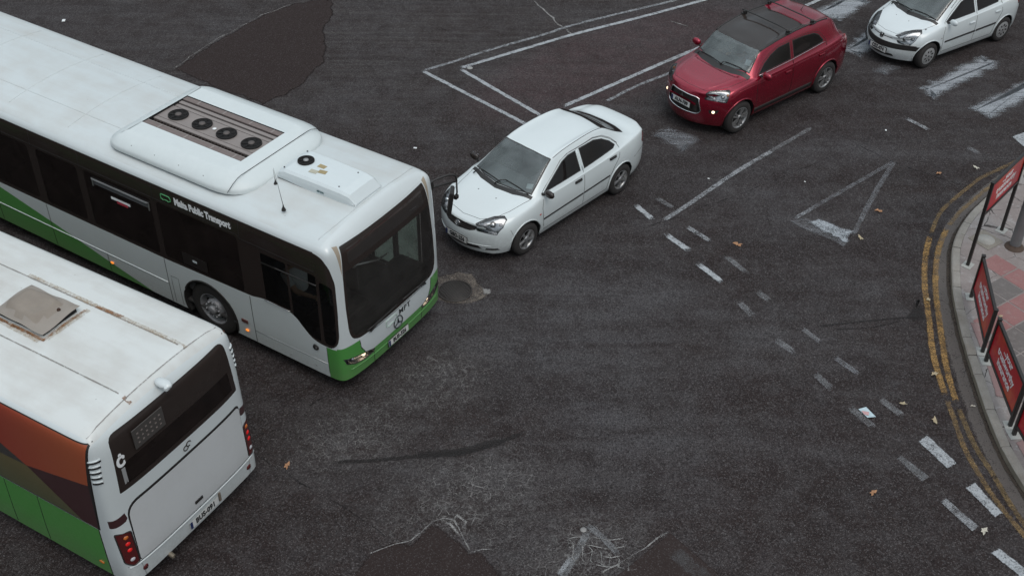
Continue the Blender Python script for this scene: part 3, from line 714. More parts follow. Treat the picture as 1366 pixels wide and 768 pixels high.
# ---------------------------------------------------------------- wheels
def wheel(root, x, y, z, Rt, W, style, rim_r, name='wheel', steer=0.0):
    sg = 1 if y > 0 else -1
    Mx = Matrix.Translation((x, y, z)) @ Matrix.Rotation(steer, 4, 'Z') @ Matrix(((1, 0, 0, 0), (0, 0, sg, 0), (0, 1, 0, 0), (0, 0, 0, 1)))   # local +Z points outboard
    h = W / 2; spin = random.uniform(0, 1)
    b = MB(); r = rim_r
    b.lathe([(r - .004, h - .012), (r - .002, h), (r - .016, h - .002), (r - .03, h - .02), (r - .035, -h + .02)], Mx, 40, 0)
    if style == 'star5':
        b.lathe([(r - .03, -.01), (.02, -.01)], Mx, 32, 1)
        for k in range(5):
            a = 2 * math.pi * (k + spin) / 5; Q = Mx @ Matrix.Rotation(a, 4, 'Z')
            b.prism([(.03, -.034), (.10, -.024), (r - .02, -.040), (r - .02, .040), (.10, .024), (.03, .034)], h - .035, h - .012, Q, 0)
            b.prism([(.02, -.013), (r - .02, -.020), (r - .02, .020), (.02, .013)], h - .012, h - .004, Q, 0)
        b.lathe([(.060, h - .03), (.058, h - .004), (.04, h + .004), (.0, h + .005)], Mx, 24, 0)
        for k in range(5):
            a = 2 * math.pi * (k + .5 + spin) / 5; b.lathe([(.010, h), (.010, h + .003), (0, h + .003)], Mx @ Matrix.Translation((.043 * math.cos(a), .043 * math.sin(a), 0)), 8, 1)
    elif style == 'twin5':
        b.lathe([(r - .03, -.01), (.02, -.01)], Mx, 32, 1)
        for k in range(5):
            for dlt in (-.17, .17):
                a = 2 * math.pi * (k + spin) / 5 + dlt; Q = Mx @ Matrix.Rotation(a, 4, 'Z')
                b.prism([(.04, -.018), (r - .015, -.026), (r - .015, .012), (.04, .016)], h - .04, h - .008, Q, 0)
        b.lathe([(.062, h - .03), (.058, h - .006), (.035, h), (.0, h + .001)], Mx, 24, 0)
        b.lathe([(.026, h), (.024, h + .006), (0, h + .006)], Mx, 16, 1)
    elif style == 'cover':
        b.lathe([(r - .012, h - .006), (r - .03, h + .004), (.13, h + .012), (.06, h - .002), (.045, h + .008), (0, h + .010)], Mx, 40, 0)
        for k in range(8):
            a = 2 * math.pi * (k + spin) / 8; Q = Mx @ Matrix.Translation((.112 * math.cos(a), .112 * math.sin(a), 0)) @ Matrix.Rotation(a, 4, 'Z')
            b.prism([(.026 * math.cos(t) , .017 * math.sin(t)) for t in [2 * math.pi * q / 12 for q in range(12)]], h + .006, h + .0150, Q, 1)
        b.lathe([(.020, h + .010), (.018, h + .014), (0, h + .014)], Mx, 16, 1)
    elif style == 'bus':
        b.lathe([(r - .035, h - .05), (r - .05, h - .12), (.19, h - .115), (.165, h - .02), (.15, h + .01), (.13, h + .012), (.11, h - .005), (.075, h - .002), (.07, h + .05), (.055, h + .06), (0, h + .06)], Mx, 40, 0)
        for k in range(10):
            a = 2 * math.pi * (k + spin) / 10
            b.lathe([(.016, h - .005), (.016, h + .03), (.010, h + .036), (0, h + .036)], Mx @ Matrix.Translation((.137 * math.cos(a), .137 * math.sin(a), 0)), 8, 0)
            b.lathe([(.026, h - .14), (.026, h - .108), (0, h - .108)], Mx @ Matrix.Translation((.215 * math.cos(a + .3), .215 * math.sin(a + .3), 0)), 10, 1)
    mats = {'star5': [M['silver'], M['under']], 'twin5': [M['silver'], M['black']], 'cover': [M['hub_grey'], M['under']], 'bus': [simple('bus_wheel_steel', (.26, .26, .27), .5, .3, var=.35, sc=14), M['under']]}[style]
    wo = b.build(name, mats, root)
    t = MB(); pr = [(r - .012, h - .004), (r + .01, h + .006), ((Rt + r) / 2, h + .010), (Rt - .02, h - .008), (Rt, h - .03), (Rt, -h + .03), (Rt - .02, -h + .008), (r - .02, -h)]
    t.lathe(pr, Mx, 48, 0)
    for k in (-.05, -.015, .02, .055): t.lathe([(Rt + .001, k * W / .2 - .003), (Rt + .001, k * W / .2 + .003)], Mx, 48, 1)
    to = t.build('tyre', [M['tyre'], M['under']], wo)
    return wo

def plate(root, c, right, up, txt, rear=False, w_=.50, h_=.11, frame_mi=True, mat=None):
    Mx = frame(c, right, up); b = MB()
    if frame_mi: b.box((0, 0, 0), (w_ + .02, h_ + .02, .012), mat=Mx @ Matrix.Translation((0, 0, -.007)), mi=1, bev=.003)
    b.box((0, 0, 0), (w_, h_, .004), mat=Mx @ Matrix.Translation((0, 0, .002)), mi=0, bev=.001)
    b.box((0, 0, 0), (.042, h_ - .006, .002), mat=Mx @ Matrix.Translation((-w_ / 2 + .024, 0, .0052)), mi=2)
    p = b.build('number_plate', [mat or M['plate'], M['black'], M['plate_blue']], root)
    lettering(txt, h_ * .98, M['ink'], Mx @ Matrix.Translation((.022, 0, .0052)), p, bold=.006, sx=.80, space=1.08)
    return p

def mirror_side(root, M_, c, sg, mat, size=(.10, .20, .13)):
    b = MB(); b.sphere(c, .5, size, 0, 20)
    for v in b.bm.verts:                                                          # flatten the glass side
        if v.co.x < c[0] - size[0] * .28: v.co.x = c[0] - size[0] * .28
    b.tube([(c[0] + .01, c[1] - sg * size[1] * .40, c[2] - .03), (c[0] + .02, c[1] - sg * (size[1] * .5 + .06), c[2] - .055)], [.022, .03], 8, 1)
    b.box((c[0] - size[0] * .28 - .002, c[1], c[2]), (.004, size[1] * .72, size[2] * .66), mi=2)
    return b.build('door_mirror', [mat, M['black'], M['chrome']], root)

def seat(b, x, y, z, w_=.50, mi=0, head=True, tall=.62):
    b.box((x + .02, y, z + .10), (.52, w_, .18), bev=.05, mi=mi)
    Q = Matrix.Translation((x - .30, y, z + .42)) @ Matrix.Rotation(R(-16), 4, 'Y'); b.box((0, 0, 0), (.15, w_, tall), mat=Q, bev=.05, mi=mi)
    if head: b.box((0, 0, 0), (.09, w_ * .5, .20), mat=Matrix.Translation((x - .40, y, z + .42 + tall / 2 + .09)) @ Matrix.Rotation(R(-12), 4, 'Y'), bev=.035, mi=mi)

def cabin(root, sill, belt, x_dash, x_rear, ws_x, half, seat_x, rear_x, zf=.30, dashz=.88):
    b = MB()
    b.box(((x_dash + x_rear) / 2, 0, zf - .02), (abs(x_dash - x_rear) + .3, half * 2, .04), mi=1)
    b.box((x_dash - .02, 0, dashz - .14), (.50, half * 1.92, .26), bev=.07, mi=2)
    b.box((x_dash + .28, 0, dashz - .10), (.40, half * 1.8, .14), bev=.03, mi=2)
    b.box((x_dash - .50, 0, zf + .18), (.9, .22, .30), bev=.05, mi=2)
    for sy in (-.36, .36): seat(b, seat_x, sy, zf + .10); 
    seat(b, rear_x, 0, zf + .12, w_=half * 1.75, head=False)
    for sy in (-.36, .36): b.box((rear_x - .26, sy, belt - .02), (.09, .24, .12), bev=.03)
    b.box((rear_x - .62, 0, belt - .10), (.5, half * 1.7, .05), mi=0)
    b.box(((x_dash + x_rear) / 2, half - .02, (zf + belt) / 2 - .03), (abs(x_dash - x_rear) * .9, .05, belt - zf - .10), bev=.02, mi=0)
    b.box(((x_dash + x_rear) / 2, -half + .02, (zf + belt) / 2 - .03), (abs(x_dash - x_rear) * .9, .05, belt - zf - .10), bev=.02, mi=0)
    o = b.build('cabin_interior', [M['inside'], M['under'], M['dash']], root)
    s = MB(); cx, cy, cz = x_dash - .36, -.36, dashz - .02
    ring = [(cx + .17 * math.sin(a) * .42, cy + .18 * math.cos(a), cz + .17 * math.sin(a)) for a in [2 * math.pi * k / 20 for k in range(20)]]
    s.tube(ring, .014, 8, 0, closed=True); s.tube([(cx, cy - .17, cz), (cx, cy + .17, cz)], .014, 6, 0); s.tube([(cx, cy, cz), (cx + .30, cy, cz - .12)], [.04, .03], 8, 0)
    s.build('steering_wheel', M['black'], root)
    m = MB(); m.box((ws_x - .02, 0, belt + .36), (.03, .22, .06), bev=.01); m.build('rear_view_mirror', M['black'], root)
    return o

def arches(sh, xs, zc, Ra, yo, depth=.36, lip=None, mi_body=0):
    for x in xs:
        for sg in (1, -1):
            poly = [(x + Ra * math.cos(t), zc + Ra * math.sin(t)) for t in [2 * math.pi * k / 28 for k in range(28)]]
            fs = sh.cut(poly, 'y', sg, lim=.1, dep=.4)
            bmesh.ops.delete(sh.bm, geom=fs, context='FACES')
            A = [R(-25) + (R(230)) * k / 22 for k in range(23)]; V = []; F = []
            for k, t in enumerate(A):
                px, pz = x + Ra * math.cos(t), zc + Ra * math.sin(t); h, nn = sh.hit('y', sg, px, max(pz, .24)); yy = (h.y if h is not None else sg * yo)
                V += [(px, yy, pz), (x + (Ra + .01) * math.cos(t), yy - sg * depth, zc + (Ra + .01) * math.sin(t))]
                if k: F.append([2 * k - 2, 2 * k - 1, 2 * k + 1, 2 * k])
            F.append([1 + 2 * k for k in range(23)])
            sh.extra._add(V, F, 2)
            pts = []
            for t in A:
                px, pz = x + (Ra + .004) * math.cos(t), zc + (Ra + .004) * math.sin(t)
                if pz < .21: continue
                h, nn = sh.hit('y', sg, px, max(pz, .24)); pts.append((px, (h.y if h is not None else sg * yo) , pz))
            sh.extra.tube(pts, .013 if lip is None else lip, 8, mi_body)

def wiper(b, sh, p0, p1, p2, mi=0):
    """arm from pivot p0 to p1, blade centred on p1..p2, all in top view"""
    h0, _ = sh.hit('z', 1, *p0); h1, n1 = sh.hit('z', 1, *p1); h2, n2 = sh.hit('z', 1, *p2)
    b.tube([h0 + Vector((0, 0, .02)), (h0 + h1) / 2 + Vector((0, 0, .05)), h1 + n1 * .03], [.012, .009, .006], 6, mi)
    q = []
    for k in range(9):
        t = k / 8; u = p1[0] + (p2[0] - p1[0]) * (t * 1.0); v = p1[1] + (p2[1] - p1[1]) * t; h, n = sh.hit('z', 1, u, v)
        if h is not None: q.append(h + n * .014)
    b.tube(q, .009, 6, mi)

def cenx(fs):
    return max(f.calc_center_median().x for f in fs)
def both(f):
    for sg in (1, -1): f(sg)

# ---------------------------------------------------------------- generic car assembled from a spec
def build_car(sp):
    root = empty(sp['name'], (sp['pos'][0], sp['pos'][1], 0), sp['rz'])
    tag(root, sp['label'], 'car', 'cars waiting in the traffic queue')
    PT = sp['paint']
    bm = make_shell(sp['rows'], 6, sp['nose'], sp['tail'])
    sh = Shell(bm, [PT, M['black'], M['under'], M['chrome'], M['silver'], M['gloss_black']] + sp.get('xmats', []), root)
    # windscreen with black surround
    def pane(poly, ax, sg, ring, name, glass_m, lim=.15, dep=None, parent=None, ringmi=1):
        out = sh.cut(poly, ax, sg, lim=lim, dep=dep)
        for f in out: f.material_index = ringmi
        inn = sh.cut(offset2(poly, ring), ax, sg, lim=lim, dep=dep)
        return sh.take(inn, name, glass_m, parent)
    pane(sp['ws'], 'z', 1, .022, 'windscreen', M['glass_ws'], .2, .5)
    sh.mark(sp['cowl'], 'z', 1, 1, lim=.2)
    pane(sp['rw'], 'z', 1, .02, 'rear_window', M['glass_side'], .05, .5) if sp['rw_ax'] == 'z' else pane(sp['rw'], 'x', -1, .02, 'rear_window', M['glass_side'], .15, 1.5)
    for p_, mi in sp.get('roofmarks', []): sh.mark(p_, 'z', 1, mi, lim=.3, dep=1.2)
    doors = {}
    for sg in (1, -1):
        wins = []
        for poly in sp['windows']: wins.append(pane(poly, 'y', sg, .018, 'window', M['glass_side'], .1, .2))
        for j, poly in enumerate(sp['doors']):
            fs = sh.cut(poly, 'y', sg, lim=.1, dep=.2); d = sh.take(fs, 'door', sh.mats, keepmi=True)
            doors[(sg, j)] = d
            for w_, own in zip(wins, sp['win_door']):
                if own == j: w_.parent = d
            sh.rib(poly, 'y', sg, .0045, 1, 0.0, closed=True)
            hx, hz = sp['handles'][j]; h, n = sh.hit('y', sg, hx, hz)
            b = MB(); b.box((0, 0, 0), (.17, .03, .035), mat=Matrix.Translation(h + n * .012), bev=.010, mi=0); b.box((0, 0, 0), (.19, .004, .06), mat=Matrix.Translation(h + n * .002), bev=.0015, mi=1)
            b.build('door_handle', [sp['handle_mat'], sp.get('handle_cup', M['black'])], d)
        for nm, poly, ax, m_, lit in sp['side_lamps']:
            s2 = {'y': sg, 'x': 1, 'x-': -1, 'z': 1}[ax]; q = poly if ax == 'y' else [(p[0], p[1] * sg) if ax == 'z' else (p[0] * sg, p[1]) for p in poly]
            lamp_poly = q; fs = sh.cut(lamp_poly, ax[0], s2, lim={"z": .08, "y": .05}.get(ax, -.35), dep={'x': .1, 'x-': 1.5, 'y': .3, "z": .5}[ax])
            if ax in ('x', 'x-', 'z'): fs = [f for f in fs if f.calc_center_median().y * sg > .05 and f.is_valid]
            if not fs: continue
            if ax == 'z':                                                         # lower edge of the lamp unit
                lz = sp['lampz']; fs = [f for f in fs if f.is_valid]
                r = bmesh.ops.bisect_plane(sh.bm, geom=list({v for f in fs for v in f.verts}) + list({e for f in fs for e in f.edges}) + fs, dist=1e-5, plane_co=(cenx(fs), 0, lz), plane_no=(sp.get('lampn', -.28), 0, 1))
                pn = Vector((sp.get('lampn', -.28), 0, 1)); pc = Vector((cenx(fs), 0, lz))
                fs = [g for g in r['geom'] if isinstance(g, bmesh.types.BMFace) and g.is_valid and (g.calc_center_median() - pc).dot(pn) > 0]
                if not fs: continue
            if nm == 'headlight':
                bk = sh.bucket(fs, .07, (-.8, -.35 * sg, -.35), [M['reflector'], M['black']], 'reflector', root, .90)
                cen = sum((f.calc_center_median() for f in fs), Vector()) / len(fs)
                L = sh.take(fs, 'headlight', M['glass_lamp']); bk.parent = L
                for f in (): pass
                for dx, dy, rr, mi in lit:
                    h, n = sh.hit('z', 1, cen.x + dx, cen.y + dy * sg)
                    if h is None: continue
                    b = MB(); c = h - Vector((.045, .02 * sg, .035)); b.sphere(c, rr, (1, 1, 1), 0, 14)
                    b.build('bulb', [M['chrome'], M['lit'], M['amber'], M['bulb'], M['black']][mi], L)
            else:
                L = sh.take(fs, nm, m_); 
            for e_ in L.data.edges: pass
            cnt = {}
            for pl in L.data.polygons:
                for ek in pl.edge_keys: cnt[ek] = cnt.get(ek, 0) + 1
            for (i_, j_), c_ in cnt.items():
                if c_ == 1:
                    p_, q_ = L.data.vertices[i_].co, L.data.vertices[j_].co
                    if (p_ - q_).length > 1e-4: sh.extra.tube([p_, q_], .0045, 5, 1, cap=False)
    for nm, poly, ax, sg in sp.get('panels', []):
        fs = sh.cut(poly, ax, sg, lim=.25, dep=.3 if ax == 'z' else .1); 
        if fs: sh.take(fs, nm, sh.mats, keepmi=True)
        sh.rib(poly, ax, sg, .0045, 1, closed=True)
    for pts, ax, sg, r_, mi, off, fl in sp.get('ribs', []):
        if sg == 0: 
            for s_ in (1, -1): sh.rib(pts, ax, s_, r_, mi, off, fl)
        else: sh.rib(pts, ax, sg, r_, mi, off, fl)
    arches(sh, (0, -sp['wb']), sp['Rt'] + .01, sp['Rt'] + sp.get('agap', .055), sp['hw'] - .02, lip=sp.get('lip'))
    sh.extra.box((-sp['wb'] / 2 + .0, 0, .24), (sp['len'] * .78, sp['hw'] * 1.35, .05), mi=2)
    sh.extra.box((-sp['wb'] / 2, 0, .33), (sp['wb'] - .8, sp['hw'] * 2 - .12, .16), mi=2)
    if 'custom' in sp: sp['custom'](sh, root, sp)
    sh.finish()
    for x in (0, -sp['wb']):
        for sg in (1, -1): wheel(root, x, sg * (sp['track'] / 2), sp['Rt'], sp['Rt'], sp['tw'], sp['rim'], sp['rim_r'])
    cabin(root, .3, sp['beltz'], sp['dash_x'], -sp['wb'] - .2, sp['ws_top_x'], sp['hw'] - .12, sp['seat_x'], sp['seat_x'] - .95, dashz=sp['dashz'])
    return root

def rows_from(X, ys, zs):
    """X[r][i]; ys[r], zs[r]: tables over x"""
    return [[(x, lerp_tab(ys[r], x) if r < len(ys) else 0, lerp_tab(zs[r], x)) for x in X[r]] for r in range(len(X))]

def front_point(sh, y, z, off=0):
    h, n = sh.hit('x', 1, y, z); return h + n * off
def side_strip(sh, pts, sg, hgt, mi, off=.008):
    """flat moulding along the flank"""
    P = []
    for (p, q) in zip(pts, pts[1:]):
        m = max(1, int(math.dist(p, q) / .1))
        for k in range(m + (1 if q == pts[-1] else 0)): P.append((p[0] + (q[0] - p[0]) * k / m, p[1] + (q[1] - p[1]) * k / m))
    V = []; F = []
    for i, p in enumerate(P):
        for dz, o in ((-hgt / 2, 0), (-hgt / 2 * .8, off), (hgt / 2 * .8, off), (hgt / 2, 0)):
            h, n = sh.hit('y', sg, p[0], p[1] + dz); V.append(h + Vector((0, sg, 0)) * (o - .001))
        if i:
            a = (i - 1) * 4; F += [[a + k, a + k + 1, a + 5 + k, a + 4 + k] for k in range(3)]
    F += [[0, 1, 2, 3], [len(V) - 1 - k for k in range(4)]]
    sh.extra._add(V, F, mi)
def gen_rows(p):
    n = 15; W6 = (0, .25, .70, .93, 1.0); rows = []
    for r in range(10):
        row = []
        for i in range(n):
            z5 = p['Z5'][i]; z4 = z5 - .050; z1 = p.get('z1', .33)
            if r <= 4:
                z = (p.get('z0', .20), z1, z1 + (z4 - z1) * .38, z1 + (z4 - z1) * .74, z4)[r]
                y = p['Ym'][i] - (.055, .015, 0, .006, .034)[r] if r < 4 else (p['Ym'][i] * .55 + p['Y5'][i] * .45)
                x = p['Xs'][i]
                if r == 4: x = (p['Xs'][i] + p['X5'][i]) / 2
            else:
                x = p['X5'][i] + (p['Xc'][i] - p['X5'][i]) * W6[r - 5]
                if r == 5: y, z = p['Y5'][i], z5
                else:
                    y = p['Y6'][i] * (1, .80, .44, 0)[r - 6]
                    z = p['Z6'][i] + (p['Zc'][i] - p['Z6'][i]) * (0, .72, .94, 1)[r - 6]
            row.append((x, y, z))
        rows.append(row)
    return rows
sym = lambda half: half + [(x, -y) for x, y in half[::-1] if abs(y) > 1e-6]

def front_kit(sh, root, grille, mats, depth=.05, lim=.1):
    fs = sh.cut(grille, 'x', 1, lim=lim, dep=.1)
    bk = sh.bucket(fs, depth, (-1, 0, 0), mats, 'grille', root, .985); bmesh.ops.delete(sh.bm, geom=fs, context='FACES'); return bk

def glovebox_sticker(root, sh, pts):
    P = [sh.hit('z', 1, *p)[0] + Vector((0, 0, -.012)) for p in pts]; b = MB(); b.quad(P); b.build('sticker', M['sticker'], root)

# ---- white saloon
def saloon_extra(sh, root, sp):
    g = [(-.37, .725), (-.2, .742), (0, .748), (.2, .742), (.37, .725), (.345, .665), (.26, .638), (0, .628), (-.26, .638), (-.345, .665)]
    gr = front_kit(sh, root, g, [M['black'], M['black']])
    b = MB()
    for z in (.662, .690, .716): sh.rib([(-.335 + (.716 - z) * .2, z), (.335 - (.716 - z) * .2, z)], 'x', 1, .0075, 0, -.012, .7, mb=b)
    b.build('grille_bar', simple('grille_bar', (.07, .062, .058), .35, .4), gr)
    sh.rib(g, 'x', 1, .006, 1, 0, closed=True)
    h, n = sh.hit('x', 1, 0, .692); Q = frame(h + Vector((.012, 0, 0)), (0, 1, 0), (-.25, 0, 1)); e = MB()
    for cx, cy, rx, ry in ((0, 0, .058, .040), (0, .010, .040, .014), (0, 0, .017, .037)):
        e.tube([Q @ Vector((cx + rx * math.cos(t), cy + ry * math.sin(t), 0)) for t in [2 * math.pi * k / 24 for k in range(24)]], .0055, 6, 0, closed=True)
    e.build('badge', M['chrome'], gr)
    sh.mark([(-.46, .285), (.46, .285), (.40, .355), (-.40, .355)], 'x', 1, 1, lim=-.2)
    for sg in (1, -1):
        q = [(sg * .50, .27), (sg * .70, .285), (sg * .68, .325), (sg * .52, .315)]; sh.mark(q, 'x', 1, 1, lim=-.2)
    plate(root, front_point(sh, 0, .435, .014), (0, 1, 0), (-.03, 0, 1), 'GBD-256')
    sh.rib([(-.60, .37), (-.3, .375), (0, .378), (.3, .375), (.60, .37)], 'x', 1, .006, 0, .004)
    # bonnet outline, shut lines
    sh.rib([(.70, .0), (.64, .35), (.48, .53), (.20, .62), (-.1, .665), (-.26, .70)], 'z', 1, .004, 5, -.001); sh.rib([(.70, .0), (.64, -.35), (.48, -.53), (.20, -.62), (-.1, -.665), (-.26, -.70)], 'z', 1, .004, 5, -.001)
    for sg in (1, -1):
        side_strip(sh, [(-.43, .525), (-1.49, .55)], sg, .035, 1); side_strip(sh, [(-1.52, .55), (-2.24, .57)], sg, .035, 1)
        sh.rib([(.36, .66), (.30, .5), (.33, .40)], 'y', sg, .0035, 5); sh.rib([(-3.0, .62), (-3.2, .66), (-3.45, .66)], 'y', sg, .0035, 5)
        sh.rib([(-1.0, .53), (-1.6, .525), (-2.3, .50)], 'z', 1, .0001, 1) if 0 else None
        sh.rib([(-.98, sg * .535), (-1.6, sg * .525), (-2.35, sg * .50)], 'z', 1, .007, 1, -.001, .6)
        pass
        h, n = sh.hit('y', sg, -.34, .66); e = MB(); e.sphere(h, .5, (.05, .016, .03), 0); e.build('indicator', M['dark_red'] if 0 else simple('side_repeater', (.45, .06, .04), .3), root)
        # bright outline of the side windows
        sh.rib([(-1.535, 1.0), (-1.535, 1.34)], 'y', sg, .02, 0, .0, .3)
        sh.rib([(-.60, 1.055), (-.80, 1.155), (-1.12, 1.315), (-1.35, 1.36), (-2.0, 1.365), (-2.25, 1.31), (-2.45, 1.19), (-2.56, 1.07)], 'y', sg, .006, 4, .002)
        h, n = sh.hit('y', sg, -.55, 1.0); mirror_side(root, sh, (-.50, sg * .90, 1.02), sg, M['gloss_black'], (.11, .21, .14))
    b = MB(); wiper(b, sh, (-.12, -.05), (-.27, .10), (-.27, .62)); wiper(b, sh, (-.14, -.58), (-.26, -.48), (-.20, .02)); b.build('wiper', M['black'], root)
    for y in (-.20, .22):
        h, n = sh.hit('z', 1, .12, y); sh.extra.sphere(h, .012, (1, 1, .6), 1, 8)
    glovebox_sticker(root, sh, [(-.33, .50), (-.38, .60), (-.46, .57), (-.41, .47)])
    h, n = sh.hit('z', 1, -.75, -.60); b = MB(); b.tube([h, h + Vector((.10, -.02, .55))], [.004, .0015], 6); b.tube([h - Vector((.01, 0, .04)), h + Vector((.012, 0, .05))], .007, 6); b.build('aerial', M['black'], root)
    plate(root, sh.hit('x', -1, 0, .72)[0] + Vector((-.012, 0, 0)), (0, -1, 0), (0, 0, 1), 'GBD-256')

WP = paint('white_car_paint', (.66, .715, .72), .10)
seats = dict(seat_x=-1.25)
saloon = dict(name='saloon_car', label='white four-door saloon with silver five-spoke wheels stopped in front of the bus nose', pos=(-.379, 17.465), rz=R(227.65), paint=WP,
    Xs=[.60, .50, .33, .08, -.2, -.5, -.8, -1.15, -1.7, -2.2, -2.55, -2.9, -3.15, -3.36, -3.44],
    X5=[.60, .51, .33, .08, -.2, -.36, -.72, -1.08, -1.68, -2.2, -2.58, -2.95, -3.17, -3.38, -3.45],
    Xc=[.80, .70, .48, .20, -.02, -.13, -.53, -.94, -1.6, -2.32, -2.65, -2.98, -3.22, -3.46, -3.53],
    Z5=[.73, .765, .82, .87, .91, .95, .965, .975, .99, 1.0, 1.01, 1.015, 1.005, .985, .95],
    Z6=[.755, .79, .845, .895, .935, .975, 1.17, 1.35, 1.397, 1.36, 1.20, 1.045, 1.02, 1.0, .965],
    Zc=[.77, .81, .87, .92, .955, .985, 1.21, 1.415, 1.458, 1.415, 1.25, 1.085, 1.065, 1.03, .99],
    Ym=[.66, .74, .81, .84, .85, .855, .855, .855, .855, .855, .855, .83, .79, .72, .66],
    Y5=[.57, .64, .71, .75, .765, .775, .78, .785, .785, .775, .76, .735, .70, .64, .59],
    Y6=[.52, .58, .63, .655, .675, .70, .635, .575, .57, .56, .59, .61, .60, .56, .53],
    nose=[.80, .86, .87, .86, .83, .8], tail=[-3.50, -3.55, -3.55, -3.53, -3.53, -3.5],
    ws=sym([(-.155, 0), (-.20, .38), (-.30, .665), (-.62, .595), (-.93, .535), (-.915, .28), (-.905, 0)][1:6] + [])[:5] if 0 else [(-.155, 0), (-.20, .38), (-.30, .665), (-.62, .60), (-.94, .535), (-.915, .28), (-.905, 0), (-.915, -.28), (-.94, -.535), (-.62, -.60), (-.30, -.665), (-.20, -.38)],
    cowl=[(-.07, 0), (-.12, .38), (-.24, .70), (-.30, .70), (-.20, .38), (-.15, 0), (-.20, -.38), (-.30, -.70), (-.24, -.70), (-.12, -.38)],
    rw=[(-2.38, 0), (-2.33, .50), (-2.62, .545), (-2.92, .57), (-3.0, .3), (-3.02, 0), (-3.0, -.3), (-2.92, -.57), (-2.62, -.545), (-2.33, -.50)], rw_ax='z',
    windows=[[(-.50, .98), (-1.48, 1.0), (-1.50, 1.335), (-1.30, 1.33), (-1.12, 1.285), (-.80, 1.125)], [(-1.57, 1.0), (-2.42, 1.03), (-2.50, 1.065), (-2.40, 1.165), (-2.22, 1.27), (-2.0, 1.33), (-1.59, 1.34)]], win_door=(0, 1),
    doors=[[(-.44, .30), (-1.50, .30), (-1.53, .98), (-1.53, 1.355), (-1.30, 1.355), (-1.10, 1.31), (-.78, 1.145), (-.46, .985), (-.40, .75)],
           [(-1.50, .30), (-2.18, .30), (-2.24, .52), (-2.36, .70), (-2.50, .84), (-2.56, 1.0), (-2.54, 1.08), (-2.42, 1.19), (-2.23, 1.30), (-2.0, 1.355), (-1.53, 1.355), (-1.53, .98)]],
    handles=[(-1.36, .86), (-2.33, .90)], handle_mat=M['black'],
    side_lamps=[('headlight', [(.755, .345), (.62, .405), (.46, .50), (.33, .62), (.345, .69), (.47, .715), (.60, .665), (.70, .565), (.765, .44)], 'z', None, [(.0, .0, .058, 0), (.10, -.09, .040, 3), (-.10, .09, .035, 3)]),
                ('tail_light', [(-3.30, .80), (-3.42, .70), (-3.60, .70), (-3.60, .95), (-3.36, .95)], 'y', M['red_lens'], None)],
    wb=2.6, Rt=.305, hw=.855, len=4.4, track=1.50, tw=.195, rim='star5', rim_r=.195, beltz=.97, lampz=.655, lampn=-.22, dash_x=-.50, ws_top_x=-.95, dashz=.93, custom=saloon_extra, seat_x=-1.30)
saloon['rows'] = gen_rows(saloon)

